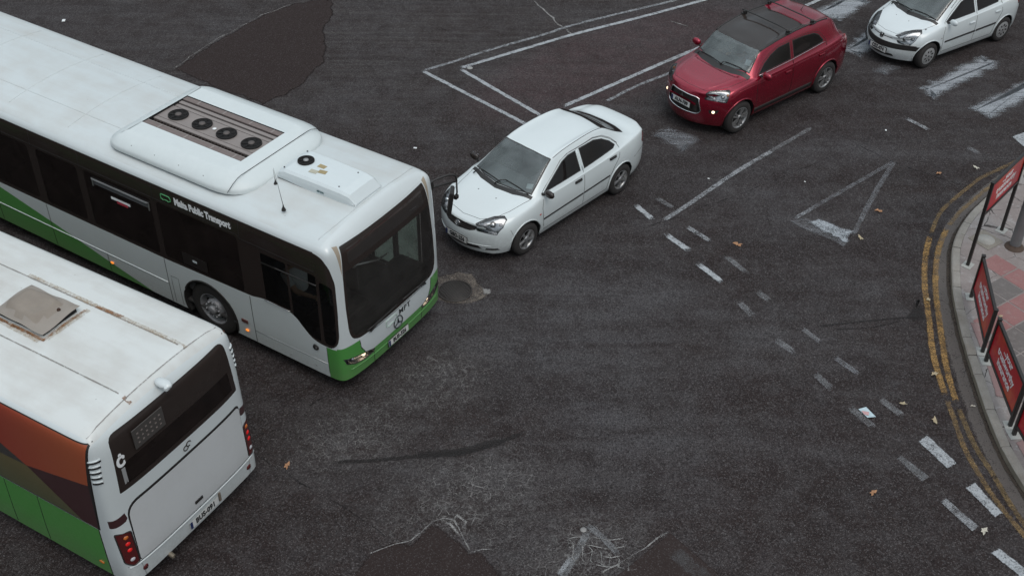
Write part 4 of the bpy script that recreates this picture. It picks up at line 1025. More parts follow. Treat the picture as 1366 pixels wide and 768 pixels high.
# ---- red crossover
def suv_extra(sh, root, sp):
    g = [(-.30, .825), (0, .84), (.30, .825), (.36, .80), (.43, .56), (.40, .50), (.34, .475), (-.34, .475), (-.40, .50), (-.43, .56), (-.36, .80)]
    gr = front_kit(sh, root, g, [M['black'], M['black']], .05)
    b = MB(); sh.rib(g, 'x', 1, .013, 0, .004, closed=True, mb=b, n=8); b.build('grille_frame', M['chrome'], gr)
    b = MB()
    for z in (.80, .775): sh.rib([(-.33, z), (.33, z)], 'x', 1, .006, 0, -.02, mb=b)
    for k in range(7): z = .50 + k * .022; sh.rib([(-.38, z), (.38, z)], 'x', 1, .004, 0, -.03, mb=b)
    b.box(front_point(sh, 0, .70, -.03), (.02, .70, .035), mi=1)
    b.build('grille_bar', [M['gloss_black'], sp['paint']], gr)
    h = front_point(sh, 0, .775, .0); Q = frame(h, (0, 1, 0), (-.2, 0, 1)); e = MB()
    for a in (90, 210, 330):
        c = Vector((.024 * math.cos(R(a)), .024 * math.sin(R(a)), 0)); d = Vector((math.cos(R(a)), math.sin(R(a)), 0)); s_ = Vector((-d.y, d.x, 0))
        e.prism([tuple((c + d * .024).xy), tuple((c + s_ * .013).xy), tuple((c - d * .024).xy), tuple((c - s_ * .013).xy)], 0, .008, Q)
    e.build('badge', M['chrome'], gr)
    plate(root, front_point(sh, .0, .645, .012), (0, 1, 0), (-.03, 0, 1), 'ALN-789')
    for sg in (1, -1):
        q = [(sg * .56, .60), (sg * .72, .61), (sg * .69, .53), (sg * .58, .52)]; sh.mark(q, 'x', 1, 1, lim=-.2)
        h = front_point(sh, sg * .625, .56, .0); b = MB(); b.sphere(h - Vector((.02, 0, 0)), .036, (1, 1, 1), 0); b.build('fog_light', M['lit'], root)
        sh.rib([(sg * .60, .605), (sg * .74, .615)], 'x', 1, .006, 3, .002)
        sh.rib([(.66, sg * .0), (.62, sg * .40), (.46, sg * .56), (.2, sg * .67), (-.1, sg * .72), (-.3, sg * .745)], 'z', 1, .004, 5, -.001)
        sh.rib([(-.50, 1.09), (-1.5, 1.125), (-2.56, 1.185)], 'y', sg, .006, 3, .003)
        side_strip(sh, [(-.40, .36), (-2.2, .36)], sg, .10, 1, .012)
        sh.rib([(.30, .78), (.22, .6), (.26, .45)], 'y', sg, .0035, 5); sh.rib([(-.33, 1.0), (-.40, 1.01)], 'y', sg, .012, 3, .004)
        sh.rib([(.62, sg * .36), (.42, sg * .47), (.15, sg * .535), (-.16, sg * .57)], 'z', 1, .022, 0, -.017)
        sh.rib([(.10, .93), (-.4, .955), (-1.5, .99), (-2.6, 1.03), (-3.1, 1.05)], 'y', sg, .022, 0, -.017); sh.rib([(-.5, .52), (-1.4, .50), (-2.1, .56)], 'y', sg, .022, 0, -.018)
        mirror_side(root, sh, (-.56, sg * .965, 1.12), sg, sp['paint'], (.12, .22, .16))
        sh.rib([(-.70, sg * .595), (-1.0, sg * .605), (-1.6, sg * .60), (-2.3, sg * .585), (-2.75, sg * .58)], 'z', 1, .014, 1, .006)
        pass
    for x in (-1.52, -2.28):
        b = MB(); zt = 1.675 if x > -2 else 1.665
        b.tube([(x, -.66, zt), (x, -.3, zt + .012), (x, .3, zt + .012), (x, .66, zt)], .017, 8, 0, flat=.7)
        for sg in (1, -1):
            h, n = sh.hit('z', 1, x, sg * .58); b.box(((x), sg * .57, (h.z + zt) / 2), (.09, .05, zt - h.z + .01), bev=.012); b.box((x, sg * .60, h.z + .01), (.13, .07, .02), bev=.006)
        b.build('roof_bar', M['black'], root)
    b = MB(); wiper(b, sh, (-.14, .08), (-.23, .14), (-.30, .64)); wiper(b, sh, (-.18, -.58), (-.24, -.52), (-.17, .10)); b.build('wiper', M['black'], root)
    glovebox_sticker(root, sh, [(-.37, .50), (-.41, .61), (-.49, .585), (-.45, .475)])
    h, n = sh.hit('z', 1, -2.62, -.0); b = MB(); b.tube([h, h + Vector((-.14, 0, .13))], [.008, .003], 6); b.build('aerial', M['black'], root)
    sh.rib([(-3.10, .60), (-3.2, .2), (-3.22, 0)], 'z', 1, .004, 5); sh.rib([(-3.10, -.60), (-3.2, -.2), (-3.22, 0)], 'z', 1, .004, 5)
RP = paint('deep_red_car_paint', (.29, .0025, .024), .05, metal=.65, rough=.22, dirtcol=(.10, .07, .06))
suv = dict(name='crossover_car', label='deep red crossover with black front roof and two black roof bars', pos=(3.961, 21.737), rz=R(219.95), paint=RP,
    Xs=[.50, .42, .28, .05, -.25, -.5, -.8, -1.15, -1.7, -2.2, -2.55, -2.9, -3.15, -3.36, -3.42],
    X5=[.50, .42, .28, .05, -.22, -.40, -.60, -.84, -1.6, -2.30, -2.82, -3.10, -3.22, -3.36, -3.42],
    Xc=[.74, .66, .44, .16, -.02, -.11, -.38, -.68, -1.5, -2.45, -3.00, -3.22, -3.30, -3.41, -3.47],
    Z5=[.86, .90, .96, 1.01, 1.04, 1.06, 1.075, 1.085, 1.11, 1.13, 1.15, 1.15, 1.12, 1.08, 1.02],
    Z6=[.885, .93, .985, 1.03, 1.06, 1.09, 1.28, 1.455, 1.555, 1.545, 1.48, 1.22, 1.13, 1.07, 1.0],
    Zc=[.92, .97, 1.03, 1.075, 1.10, 1.12, 1.33, 1.515, 1.605, 1.585, 1.515, 1.26, 1.15, 1.08, 1.0],
    Ym=[.70, .78, .85, .875, .885, .885, .885, .885, .885, .885, .885, .87, .84, .78, .73],
    Y5=[.60, .68, .755, .79, .80, .81, .815, .815, .81, .80, .78, .75, .72, .68, .63],
    Y6=[.54, .61, .67, .70, .715, .74, .69, .645, .64, .63, .62, .63, .64, .62, .59],
    nose=[.76, .81, .83, .82, .79, .74], tail=[-3.42, -3.48, -3.47, -3.45, -3.46, -3.46], z0=.24, z1=.38,
    ws=[(-.14, 0), (-.20, .40), (-.33, .69), (-.52, .64), (-.715, .585), (-.67, .3), (-.655, 0), (-.67, -.3), (-.715, -.585), (-.52, -.64), (-.33, -.69), (-.20, -.40)],
    cowl=[(-.05, 0), (-.11, .40), (-.24, .74), (-.33, .74), (-.20, .40), (-.14, 0), (-.20, -.40), (-.33, -.74), (-.24, -.74), (-.11, -.40)],
    rw=[(-2.98, 0), (-2.94, .5), (-3.1, .52), (-3.18, .5), (-3.2, 0), (-3.18, -.5), (-3.1, -.52), (-2.94, -.5)], rw_ax='z',
    windows=[[(-.50, 1.105), (-1.47, 1.14), (-1.49, 1.475), (-1.15, 1.455), (-.92, 1.385), (-.70, 1.27)], [(-1.55, 1.14), (-2.47, 1.19), (-2.53, 1.22), (-2.40, 1.37), (-2.25, 1.44), (-1.9, 1.475), (-1.57, 1.48)]], win_door=(0, 1),
    doors=[[(-.45, .36), (-1.48, .36), (-1.52, 1.12), (-1.52, 1.50), (-1.15, 1.485), (-.90, 1.41), (-.66, 1.285), (-.47, 1.10), (-.42, .85)],
           [(-1.48, .36), (-2.16, .36), (-2.24, .58), (-2.40, .78), (-2.54, .92), (-2.60, 1.15), (-2.57, 1.25), (-2.43, 1.40), (-2.26, 1.465), (-1.9, 1.50), (-1.52, 1.50), (-1.52, 1.12)]],
    handles=[(-1.35, .93), (-2.40, .98)], handle_mat=RP, handle_cup=RP,
    side_lamps=[('headlight', [(.685, .45), (.58, .48), (.42, .60), (.25, .715), (.26, .765), (.36, .80), (.50, .76), (.62, .665), (.68, .56)], 'z', None, [(.06, -.05, .045, 3), (-.05, .06, .04, 0), (-.13, .12, .032, 2)]),
                ('tail_light', [(-3.22, 1.06), (-3.34, .88), (-3.60, .88), (-3.60, 1.12), (-3.25, 1.14)], 'y', M['red_lens'], None)],
    roofmarks=[([(-.60, .61), (-1.0, .60), (-1.6, .59), (-2.12, .58), (-2.12, -.58), (-1.6, -.59), (-1.0, -.60), (-.60, -.61)], 5)],
    wb=2.67, Rt=.345, hw=.885, len=4.3, track=1.54, tw=.215, rim='twin5', rim_r=.232, beltz=1.07, lampz=.815, lampn=-.12, dash_x=-.48, ws_top_x=-.72, dashz=1.04, custom=suv_extra, seat_x=-1.22, lip=.016)
suv['rows'] = gen_rows(suv)

# ---- white hatchback
def hatch_extra(sh, root, sp):
    sh.mark([(-.80, .445), (.80, .445), (.80, .545), (-.80, .545)], 'x', 1, 1, lim=.06, dep=.15)
    sh.rib([(-.70, .55), (-.4, .553), (0, .555), (.4, .553), (.70, .55)], 'x', 1, .014, 1, .002)
    sh.mark([(-.36, .25), (.36, .25), (.33, .31), (-.33, .31)], 'x', 1, 1, lim=-.2)
    sh.mark([(-.26, .645), (.26, .645), (.25, .660), (-.25, .660)], 'x', 1, 5, lim=.05)
    plate(root, front_point(sh, 0, .385, .012), (0, 1, 0), (-.03, 0, 1), 'CSZ-074')
    h = front_point(sh, 0, .645, .006); Q = frame(h, (0, 1, 0), (-.3, 0, 1)); e = MB(); e.prism([(-.05, .05), (.05, .05), (.045, -.03), (0, -.055), (-.045, -.03)], 0, .01, Q, 1)
    e.tube([Q @ Vector(p) for p in ((-.02, .035, .014), (.012, .03, .014), (.0, .005, .014), (.018, -.02, .014), (-.012, -.03, .014))], .008, 6, 0); e.build('badge', [M['chrome'], M['black']], root)
    for sg in (1, -1):
        sh.rib([(.60, 0), (.56, sg * .28), (.36, sg * .42), (.12, sg * .585), (-.1, sg * .63), (-.24, sg * .67)], 'z', 1, .0035, 5, -.001)
        side_strip(sh, [(-.42, .53), (-1.40, .545)], sg, .045, 1, .010); side_strip(sh, [(-1.43, .545), (-2.08, .56)], sg, .045, 1, .010)
        mirror_side(root, sh, (-.50, sg * .885, .985), sg, sp['paint'], (.11, .20, .14)); sh.rib([(-.44, .96), (-.52, .97)], 'y', sg, .03, 1, 0, .5)
        h, n = sh.hit('y', sg, -.30, .64); e = MB(); e.sphere(h, .5, (.045, .014, .028), 0); e.build('indicator', M['hub_grey'], root)
        sh.rib([(-.66, sg * .60), (-.9, sg * .545), (-1.5, sg * .53), (-2.15, sg * .51)], 'z', 1, .006, 1, -.001)
        sh.rib([(.20, .60), (.16, .48), (.20, .36)], 'y', sg, .0035, 5)
    for dx in (0, .07): sh.rib([(.21 + dx, -.40 + dx * .1), (.07 + dx, -.34 + dx * .1)], 'z', 1, .014, 1, .001, .5)
    b = MB(); wiper(b, sh, (-.06, -.05), (-.17, .05), (-.24, .60)); wiper(b, sh, (-.10, -.55), (-.18, -.50), (-.14, .0)); b.build('wiper', M['black'], root)
    for y in (-.18, .18):
        h, n = sh.hit('z', 1, .12, y); sh.extra.sphere(h, .011, (1, 1, .6), 1, 8)
WP2 = paint('white_hatchback_paint', (.65, .70, .71), .12)
hatch = dict(name='hatchback_car', label='small white hatchback with black bumper strip stopped behind the red crossover', pos=(8.62, 24.596), rz=R(213.42), paint=WP2,
    Xs=[.42, .34, .22, .02, -.2, -.45, -.7, -1.0, -1.5, -1.95, -2.3, -2.6, -2.8, -2.96, -3.0],
    X5=[.42, .34, .22, .02, -.16, -.32, -.62, -.96, -1.5, -2.0, -2.35, -2.65, -2.8, -2.93, -2.98],
    Xc=[.66, .58, .40, .18, .04, -.05, -.42, -.84, -1.4, -2.15, -2.55, -2.82, -2.92, -3.02, -3.06],
    Z5=[.66, .70, .77, .83, .87, .91, .93, .95, .98, 1.0, 1.02, 1.02, .99, .95, .90],
    Z6=[.68, .72, .79, .85, .89, .94, 1.13, 1.32, 1.375, 1.36, 1.28, 1.08, 1.0, .96, .90],
    Zc=[.70, .75, .83, .885, .92, .96, 1.18, 1.40, 1.43, 1.40, 1.28, 1.10, 1.01, .96, .9],
    Ym=[.62, .70, .77, .805, .82, .826, .826, .826, .826, .826, .82, .80, .77, .71, .66],
    Y5=[.53, .60, .67, .71, .735, .75, .755, .755, .75, .74, .72, .69, .66, .61, .57],
    Y6=[.48, .54, .60, .635, .65, .67, .61, .55, .54, .53, .53, .54, .55, .54, .51],
    nose=[.68, .74, .75, .73, .69, .66], tail=[-3.02, -3.08, -3.07, -3.05, -3.05, -3.05], z0=.19, z1=.31,
    ws=[(-.09, 0), (-.14, .36), (-.26, .63), (-.55, .575), (-.84, .52), (-.815, .28), (-.80, 0), (-.815, -.28), (-.84, -.52), (-.55, -.575), (-.26, -.63), (-.14, -.36)],
    cowl=[(-.02, 0), (-.07, .36), (-.20, .67), (-.26, .67), (-.14, .36), (-.09, 0), (-.14, -.36), (-.26, -.67), (-.20, -.67), (-.07, -.36)],
    rw=[(-2.55, 0), (-2.50, .44), (-2.76, .47), (-2.82, 0), (-2.76, -.47), (-2.50, -.44)], rw_ax='z',
    windows=[[(-.42, .945), (-1.34, .975), (-1.36, 1.30), (-1.14, 1.295), (-.96, 1.25), (-.68, 1.09)], [(-1.42, .98), (-2.12, 1.02), (-2.15, 1.06), (-2.03, 1.21), (-1.90, 1.285), (-1.44, 1.30)]], win_door=(0, 1),
    doors=[[(-.38, .30), (-1.37, .30), (-1.39, .98), (-1.39, 1.325), (-1.12, 1.32), (-.93, 1.27), (-.64, 1.105), (-.40, .95), (-.34, .70)],
           [(-1.37, .30), (-2.02, .30), (-2.07, .50), (-2.16, .66), (-2.24, .80), (-2.22, 1.06), (-2.06, 1.24), (-1.91, 1.315), (-1.39, 1.325), (-1.39, .98)]],
    handles=[(-1.24, .78), (-2.08, .84)], handle_mat=WP2, handle_cup=WP2,
    side_lamps=[('headlight', [(.60, .29), (.43, .38), (.25, .49), (.13, .575), (.18, .64), (.34, .635), (.48, .575), (.58, .46)], 'z', None, [(.08, -.06, .04, 3), (-.05, .05, .04, 0)]),
                ('tail_light', [(-2.80, .98), (-2.88, .80), (-3.2, .76), (-3.2, 1.0)], 'y', M['red_lens'], None)],
    wb=2.442, Rt=.292, hw=.826, len=3.8, track=1.43, tw=.185, rim='cover', rim_r=.195, beltz=.92, lampz=.585, lampn=-.22, dash_x=-.40, ws_top_x=-.84, dashz=.90, custom=hatch_extra, seat_x=-1.15)
hatch['rows'] = gen_rows(hatch)
for s_ in (saloon, suv, hatch): build_car(s_)
# one headlamp of the hatchback is on
# ---------------------------------------------------------------- buses
def bus_rows(L, half, zb, zr, shift, inner, crown=.07, bulge=(0, 0)):
    X = [-.05, -.10, -.20, -.45, -.9] + [-.9 - (L - 1.8) * k / 9 for k in range(1, 9)] + [-(L - .9), -(L - .45), -(L - .2), -(L - .1), -(L - .05)]
    F = [.932, .978, .997, 1, 1]; pl = F + [1] * 8 + F[::-1]
    zs = [zb, zb + .32, 1.2, 2.1, zr - .24, zr - .13, zr - .05, zr - .01, zr + crown * .7, zr + crown]
    ys = [half - .015, half, half, half, half - .004, half - .035, half - .12, half - .36, half * .38, 0]
    rows = []
    for r in range(10):
        row = []
        for i, x in enumerate(X):
            sh_ = shift[r] * max(0, 1 - (-x - .05) / 1.2) ; sh2 = -shift[r] * .6 * max(0, 1 - (x + L - .05) / 1.2)
            z = zs[r] - (.05 if (i in (0, len(X) - 1) and r > 5) else (.022 if (i in (1, len(X) - 2) and r > 5) else 0))
            row.append((x + sh_ + sh2, ys[r] * pl[i], z))
        rows.append(row)
    return rows, X

BW = paint('white_bus_paint', (.62, .665, .67), .16, rough=.32)
BG = paint('green_bus_paint', (.070, .285, .055), .12, rough=.35)
BGD = paint('dark_green_bus_paint', (.040, .155, .028), .12, rough=.35)
def roof_mat(name, base, amt):
    a = N(name); n = a.noise(1.1, 6, .65, a.O); s = a.noise(2.2, 5, .6, a.mapp(a.O, sc=(.35, 2.2, 1))); f = a.noise(26, 4, .7, a.O)
    c = a.mix(a.math('MULTIPLY', a.mr(a.math('ADD', a.math('MULTIPLY', n, .7), a.math('MULTIPLY', s, .5)), .52, .85), amt), base, (.44, .41, .37))
    c = a.mix(a.mr(a.vor(3.2, vec=a.O), .035, .015, 0, .5), c, (.20, .17, .15))
    c = a.mix(a.mr(f, .62, .8, 0, .18), c, (.35, .33, .31))
    z = a.n.new('ShaderNodeSeparateXYZ'); a.t.links.new(a.O, z.inputs[0])
    c = a.mix(a.geo.outputs['Backfacing'], c, (.03, .028, .027))
    a.set(color=c, rough=.45, coat=.3, crough=.2); return a.m
RO1 = roof_mat('bus_roof', (.58, .625, .63), .55); RO2 = roof_mat('old_bus_roof', (.64, .66, .645), .65)
RUST = worn('rust_stain', (.30, .13, .045), .46, .80); RUSTL = worn('pale_rust_stain', (.45, .34, .22), .52, .92)

def city_bus():
    root = empty('city_bus', (-1.786, 14.265, 0), R(327.72)); tag(root, 'white and green bus with lit headlights, roof fans and black glass side', 'bus', 'city buses side by side')
    sf = (0, 0, 0, -.045, -.075, -.10, -.15, -.165, -.17, -.17)
    rows, X = bus_rows(12.0, 1.275, .27, 2.75, sf, 0)
    bm = make_shell(rows, 6, [.03, .055, .045, -.02, -.055, -.10], [-12.0] * 6, level=2, fit=False, top_pow=5)
    sh = Shell(bm, [BW, M['black'], M['under'], BG, M['gloss_black'], M['silver'], RO1, BGD, simple('beige_corner', (.36, .30, .23), .6)], root)
    band = [(-11.8, 2.56), (-.36, 2.56), (-.24, 2.52), (-.15, 2.38), (-.10, 2.1), (-.085, 1.6), (-.085, 1.12), (-.11, .98), (-.2, .885), (-.42, .885), (-.58, .93), (-.72, 1.06), (-.84, 1.19), (-.98, 1.265), (-1.5, 1.275), (-1.70, 1.22), (-3.5, 1.16), (-11.8, 1.14)]; band = roundpoly(band, .09, 3)
    for sg in (-1, 1):
        sh.mark([(.2, .2), (.2, .875), (-.31, .875), (-.31, .2)], 'y', sg, 3, lim=.45)
        sh.mark([(-7.9, 1.12), (-6.18, .76), (-4.0, .262), (-12.1, .2), (-12.1, 1.13)], 'y', sg, 3, lim=.1)
    U = [(-1.4, .2), (1.4, .2), (1.4, .90), (.90, .90), (.88, .74), (.80, .60), (.66, .55), (-.66, .55), (-.80, .60), (-.88, .74), (-.90, .90), (-1.4, .90)]
    sh.mark(U, 'x', 1, 3, lim=.30)
    # side glazing: a black band with panes between the pillars
    panes = {-1: [('b', -5.10, -3.63), ('b', -3.50, -1.86), ('b', -6.22, -5.27), ('b', -7.9, -6.42), ('b', -9.4, -8.05), ('b', -11.0, -9.55)],
             1: [('c', -1.45, -.42), ('b', -3.2, -1.9), ('b', -4.8, -3.35), ('c', -6.3, -4.95), ('b', -7.9, -6.45), ('b', -9.4, -8.05), ('b', -11.0, -9.55)]}
    for sg in (-1, 1):
        fs = sh.cut(band, 'y', sg, lim=.1)
        for f in fs: f.material_index = 4
        for ty, a, b_ in panes[sg]:
            z0, z1 = (1.23, 2.26) if ty == 'b' else (.45, 2.28)
            fs = sh.cut(roundpoly([(a, z0), (b_, z0), (b_, z1), (a, z1)], .06), 'y', sg, lim=.1)
            if ty == 'b': sh.take(fs, 'window', M['glass_bus'], off=-.004)
            else:
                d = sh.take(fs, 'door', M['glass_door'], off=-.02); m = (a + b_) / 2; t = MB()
                for x_ in (a + .03, m - .03, m + .03, b_ - .03): t.box((x_, sg * 1.25, 1.36), (.05, .03, 1.80), bev=.01)
                for z_ in (.50, 2.24): t.box((m, sg * 1.25, z_), (b_ - a, .028, .06), bev=.008)
                t.build('door_frame', M['black'], d)
    # driver's window on the near side
    for poly in (roundpoly([(-1.42, 1.30), (-.94, 1.30), (-.94, 2.16), (-1.42, 2.16)], .03), [(-.89, 1.24), (-.80, 1.17), (-.70, 1.06), (-.60, .985), (-.50, .955), (-.40, .95), (-.38, 2.17), (-.89, 2.17)], roundpoly([(-.33, .95), (-.18, .94), (-.12, 1.05), (-.115, 1.6), (-.13, 2.05), (-.33, 2.10)], .07)):
        sh.take(sh.cut(poly, 'y', -1, lim=.1), 'window', M['glass_cab'], off=-.003)
    sh.rib([(-1.42, 1.98), (-.94, 1.99), (-.38, 2.0)], 'y', -1, .012, 1, .0); sh.rib([(-1.46, 1.262), (-.96, 1.262)], 'y', -1, .008, 5, .004)
    # windscreen
    wsp = [(-.98, 2.60), (.98, 2.60), (1.04, 2.2), (1.075, 1.6), (1.07, 1.15), (1.02, 1.0), (.90, .94), (.6, .925), (0, .92), (-.6, .925), (-.90, .94), (-1.02, 1.0), (-1.07, 1.15), (-1.075, 1.6), (-1.04, 2.2)]; wsp = roundpoly(wsp, [.02, .02] + [.12] * 13, 3)
    fs = sh.cut(wsp, 'x', 1, lim=.05, dep=-.5)
    for f in fs: f.material_index = 4
    g = [(-1.0, 2.20), (1.0, 2.20), (1.035, 1.6), (1.03, 1.17), (.97, 1.03), (.85, .99), (0, .97), (-.85, .99), (-.97, 1.03), (-1.03, 1.17), (-1.035, 1.6)]; g = roundpoly(g, [.03, .03] + [.12] * 9, 3)
    sh.take(sh.cut(g, 'x', 1, lim=.05, dep=-.5), 'windscreen', M['glass_bus_ws'])
    d_ = sh.take(sh.cut([(-.9, 2.30), (.9, 2.30), (.88, 2.53), (-.88, 2.53)], 'x', 1, lim=.05, dep=-.5), 'destination_display', simple('display_glass', (.030, .026, .024), .15, coat=1))
    for sg in (1, -1):   # beige inner facet of the upper pillar
        sh.mark([(sg * 1.0, 2.62), (sg * 1.085, 2.64), (sg * 1.065, 2.3), (sg * 1.05, 2.16)], 'x', 1, 8, lim=.02)
    sh.mark([(-12.2, -1.19), (-.30, -1.19), (-.30, 1.19), (-12.2, 1.19)], 'z', 1, 6, lim=.5, dep=2.5)
    b = MB()
    for sg in (1, -1): sh.rib([(sg * .895, .90), (sg * .875, .74), (sg * .795, .60), (sg * .66, .555)], 'x', 1, .006, 1)
    sh.rib([(-.62, .53), (-.60, .28)], 'x', 1, .005, 1); sh.rib([(.62, .53), (.60, .28)], 'x', 1, .005, 1)
    sh.rib([(-1.1, .44), (-.6, .43), (.6, .43), (1.1, .44)], 'x', 1, .007, 3, .004)
    sh.rib([(-.70, .91), (-.35, .905), (0, .90), (.35, .905), (.70, .91)], 'x', 1, .005, 1)
    # headlamps
    for sg in (1, -1):
        q = [(sg * 1.20, .69), (sg * 1.10, .66), (sg * .95, .63), (sg * .72, .575), (sg * .60, .535), (sg * .62, .49), (sg * .80, .475), (sg * 1.02, .51), (sg * 1.16, .58)]
        fs = sh.cut(q, 'x', 1, lim=.02); bk = sh.bucket(fs, .09, (-1, 0, 0), [M['reflector']], 'reflector', root, .93)
        L = sh.take(fs, 'headlight', M['glass_lamp']); bk.parent = L
        for y, z, r, m in ((.80, .54, .036, 'lit'), (1.03, .595, .055, 'chrome'), (.70, .53, .028, 'chrome')):
            h = front_point(sh, sg * y, z); e = MB(); e.sphere(h - Vector((.05, 0, 0)), r, (1, 1, 1), 0, 16); e.build('bulb', M[m], L)
        sh.rib(q, 'x', 1, .007, 1, closed=True)
    plate(root, front_point(sh, -.03, .385, .016), (0, 1, 0), (-.05, 0, 1), 'BUS-326')
    h = front_point(sh, -.02, .66, .008); Q = frame(h, (0, 1, 0), (-.04, 0, 1)); e = MB()
    e.tube([Q @ Vector((.105 * math.cos(t), .105 * math.sin(t), 0)) for t in [2 * math.pi * k / 32 for k in range(32)]], .009, 6, 0, closed=True)
    for a in (90, 210, 330): e.tube([Q @ Vector((0, 0, .004)), Q @ Vector((.10 * math.cos(R(a)), .10 * math.sin(R(a)), 0))], [.016, .004], 6, 0)
    e.build('badge', simple('dark_chrome', (.10, .11, .12), .25, .8), root)
    h = front_point(sh, .16, .815, .004); lettering('MPT', .135, M['ink'], frame(h, (0, 1, 0), (-.05, 0, 1)), root, bold=.0015, sx=1.1, space=1.1)
    def bus_logo(Q, s, m, par):
        pts = [(-.5, .25), (.38, .25), (.5, .1), (.5, -.18), (.32, -.18), (.27, -.28), (.17, -.18), (-.17, -.18), (-.27, -.28), (-.34, -.18), (-.5, -.18)]
        e = MB(); e.tube([Q @ Vector((x * s, y * s, 0)) for x, y in roundpoly(pts, .05)], .045 * s, 4, 0, closed=True, flat=.3); e.build('logo', m, par)
    bus_logo(frame(front_point(sh, -.17, .79, .004), (0, 1, 0), (-.05, 0, 1)), .26, simple('pale_green_vinyl', (.42, .52, .46), .5), root)
    lettering('Malta Public Transport', .165, M['white_ink'], frame((-2.51, -1.2785, 2.425), (1, 0, 0), (0, 0, 1)), root, bold=.009, sx=.74, space=1.0)
    bus_logo(frame((-3.25, -1.2785, 2.42), (1, 0, 0), (0, 0, 1)), .20, M['green_ink'], root)
    lettering('Malta Public Transport', .165, M['white_ink'], frame((-2.51, 1.2785, 2.425), (-1, 0, 0), (0, 0, 1)), root, bold=.009, sx=.74, space=1.0)
    # side details, near side
    for sg in (-1, 1):
        for x, z0, z1 in ((-1.77, .28, 1.20), (-3.58, .28, 1.16), (-5.0, .28, .66), (-6.32, .28, 1.15), (-7.7, .28, 1.15)): sh.rib([(x, z0), (x, z1)], 'y', sg, .005, 1)
        sh.rib([(-12, .665), (-3.60, .665)], 'y', sg, .009, 0, .002, step=.4); sh.rib([(-1.76, .515), (-.31, .535)], 'y', sg, .005, 5, .001, step=.3)
        sh.rib([(-.31, .27), (-.31, .875)], 'y', sg, .004, 1)
        sh.rib([(-3.50, .30), (-3.50, .84), (-3.34, .84), (-3.34, .30)], 'y', sg, .0035, 1)
        for x, z in ((-1.55, .42), (-1.05, .38), (-.55, .40)): sh.extra.sphere((x, sg * 1.277, z), .012, (1, .5, 1), 5, 8)
        for x in (-1.80, -3.56, -5.18, -6.31): sh.rib([(x, 2.25), (x, 2.55)], 'y', sg, .004, 2, .001)
        sh.rib([(-11.5, 2.31), (-1.85, 2.31)], 'y', sg, .004, 2, .001, step=.5); sh.rib([(-1.85, 2.31), (-1.8, 2.26), (-.4, 2.24)], 'y', sg, .004, 2, .001)
        sh.rib([(-11.8, 2.565), (-.40, 2.565)], 'y', sg, .006, 1, .0, step=.5)
    M['dark_red_m'] = simple('side_marker', (.10, .035, .03), .3)
    e = MB(); e.box((-1.96, -1.282, .62), (.13, .02, .06), bev=.01); e.build('side_marker', M['dark_red_m'], root)
    for x, z in ((-1.94, .44), (-4.92, .50)): e = MB(); e.sphere((x, -1.280, z), .5, (.075, .022, .045), 0); e.build('indicator', M['lit_amber'], root)
    e = MB(); e.lathe([(.0, .02), (.045, .02), (.055, .0)], Matrix.Translation((-.52, -1.275, .78)) @ Matrix.Rotation(R(90), 4, 'X'), 20, 0); e.lathe([(.02, .022), (.0, .024)], Matrix.Translation((-.50, -1.275, .79)) @ Matrix.Rotation(R(90), 4, 'X'), 12, 1); e.build('horn_grille', [M['black'], M['silver']], root)
    # tilted hopper window
    t = MB(); 
    for z, y in ((2.17, -1.285), (2.03, -1.262)): t.box((-4.30, y, z), (1.26, .012, .022), bev=.003)
    for x in (-4.92, -3.68): t.box((x, -1.274, 2.10), (.02, .02, .15), bev=.003)
    t.box((-4.30, -1.290, 2.165), (1.22, .02, .010), mi=0); hp = t.build('hopper_frame', M['silver'], root)
    t = MB(); t.quad([(-4.90, -1.286, 2.165), (-3.70, -1.286, 2.165), (-3.70, -1.266, 2.035), (-4.90, -1.266, 2.035)]); t.build('hopper_pane', simple('hopper_pane', (.16, .165, .17), .15, .3), hp)
    t = MB(); t.box((-4.33, -1.279, 1.945), (.42, .004, .045), mi=0); t.box((-4.30, -1.2795, 1.905), (.24, .004, .05), mi=1); t.build('sticker', [M['white_ink'], simple('red_sticker', (.40, .03, .05), .5)], root)
    t = MB(); t.box((-2.86, -1.279, 1.37), (.52, .004, .22), mi=0, bev=.001); t.build('notice_panel', simple('dark_notice', (.020, .016, .015), .35), root)
    t = MB(); t.box((-2.86, -1.283, 1.385), (.09, .003, .035)); t.build('sticker', M['sticker'], root)
    arches(sh, (-2.70, -8.55), .47, .56, 1.25, .45, lip=.016, mi_body=1)
    sh.extra.box((-6, 0, .36), (11.5, 2.3, .10), mi=2)
    for x in (-2.70, -8.55):
        for sg in (1, -1): wheel(root, x, sg * 1.075, .48, .48, .29, 'bus', .29)
    # roof gear
    a = MB()
    def dome(mb, x0, x1, y0, y1, z0, z1, inset, mi=0, nose=None):
        """rounded roof box from stacked inset outlines"""
        base = roundpoly([(x0, y0), (x1, y0), (x1, y1), (x0, y1)], nose or .3, 6); rings = []
        for t_, dz in ((0, 0), (0, .30), (.12, .58), (.38, .86), (.75, .97), (1.0, 1.0)): rings.append([(p[0], p[1], z0 + (z1 - z0) * dz) for p in offset2(base, inset * t_)])
        n = len(base); V = [p for r in rings for p in r]; F = []
        for i in range(len(rings) - 1):
            for k in range(n): F.append([i * n + k, i * n + (k + 1) % n, (i + 1) * n + (k + 1) % n, (i + 1) * n + k])
        F.append([(len(rings) - 1) * n + k for k in range(n)]); mb._add(V, F, mi, True)
        return rings[-1]
    # main unit: U-shaped cowl round an open fan well
    gx0, gx1, gy0, gy1 = -4.42, -2.36, -.50, .48
    cw = bmesh.new(); outer = roundpoly([(-4.72, -1.08), (-1.86, -1.08), (-1.86, 1.08), (-4.72, 1.08)], [.35, .62, .62, .35], 8)
